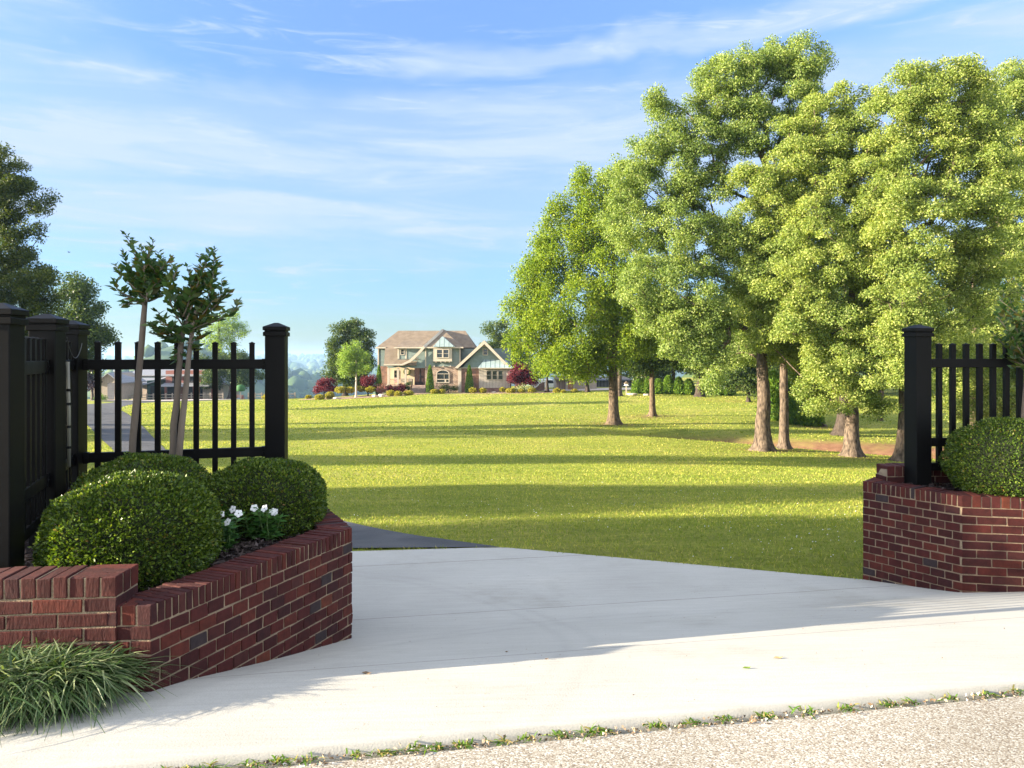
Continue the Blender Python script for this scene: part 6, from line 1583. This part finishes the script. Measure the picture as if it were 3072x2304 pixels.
tf = np.array([(0, 1, 4), (1, 2, 4), (2, 3, 4), (3, 0, 4), (1, 0, 5), (2, 1, 5), (3, 2, 5), (0, 3, 5)])
F = (np.arange(n)[:, None, None] * 6 + tf[None]).reshape(-1, 3)
tag(put('clover', mesh_arrays('clover', V, F), PETAL), 'small white clover heads dotted through the near lawn', 'clover', kind='stuff')
# woodland below the plateau and on the far hills
import bmesh
bm = bmesh.new(); bmesh.ops.create_icosphere(bm, subdivisions=2, radius=1)
iv = np.array([v.co[:] for v in bm.verts]); iff = np.array([[v.index for v in f.verts] for f in bm.faces]); bm.free()
def wood(n, r0, r1, a0, a1, s0, s1, seed):
    r = np.random.default_rng(seed)
    rad = np.sqrt(r.uniform(r0 ** 2, r1 ** 2, n)); px = r.uniform(a0, a1, n); x = (px - U0) / FPX * rad; y = rad
    z = ground_z(x, y)
    keep = _n2(x, y, 70., 5.) + r.normal(0, .5, n) > -.9
    x, y, z = x[keep], y[keep], z[keep]; n = len(x)
    s = r.uniform(s0, s1, n)
    jit = r.uniform(.72, 1.28, (n, len(iv)))
    V = iv[None] * jit[:, :, None] * (s[:, None, None] * np.array([1, 1, .95])) + np.column_stack([x, y, z + s * .55])[:, None, :]
    F = (np.arange(n)[:, None, None] * len(iv) + iff[None]).reshape(-1, 3)
    return V.reshape(-1, 3), F
Vs, Fs, b = [], [], 0
for args in ((260, 215, 420, 150, 1560, 2.5, 5, 1), (1100, 420, 1100, 100, 1600, 4, 8, 2), (1800, 1100, 3000, 60, 1650, 8, 17, 3), (900, 3000, 6000, 0, 1700, 14, 26, 4)):
    V, F = wood(*args); Vs.append(V); Fs.append(F + b); b += len(V)
FARW = leaf_mat("far_woodland", [(0, (.03, .06, .018)), (.6, (.055, .09, .028)), (1, (.10, .13, .04))], transl=.0, rough=.9)
tag(put('woodland', mesh_arrays('woodland', np.vstack(Vs), np.vstack(Fs)), FARW, smooth=True), 'far-off wooded valley and hills fading to blue', 'woodland', kind='stuff')
# a tiny bird in the sky
q = at(207, 757, 60); m = MB()
m.tube([(-.10, 0, 0), (0, 0, .01), (.10, 0, .0)], [.012, .035, .01], 6)
m.add([(0, 0, .02), (.05, .02, .02), (.02, .20, .09), (-.03, .16, .07)], [(0, 1, 2, 3)]); m.add([(0, 0, .02), (.05, -.02, .02), (.02, -.20, .09), (-.03, -.16, .07)], [(0, 1, 2, 3)])
o = m.build('bird', DARKI); o.location = tuple(q); tag(o, 'tiny dark bird flying in the sky above the left trees', 'bird')
# the air itself
HZ = bpy.data.materials.new("haze"); HZ.use_nodes = True; t = HZ.node_tree; t.nodes.clear()
pv = t.nodes.new('ShaderNodeVolumePrincipled'); pv.inputs['Color'].default_value = (.42, .66, .98, 1); pv.inputs['Density'].default_value = .00018; pv.inputs['Anisotropy'].default_value = .3
ou = t.nodes.new('ShaderNodeOutputMaterial'); t.links.new(pv.outputs[0], ou.inputs['Volume'])
m = MB(); m.box(-7600, 7600, -600, 9600, ZC - 125, ZC + 40); hz = m.build('haze', HZ)
tag(hz, 'thin blue air haze over the valley', 'haze', kind='stuff')
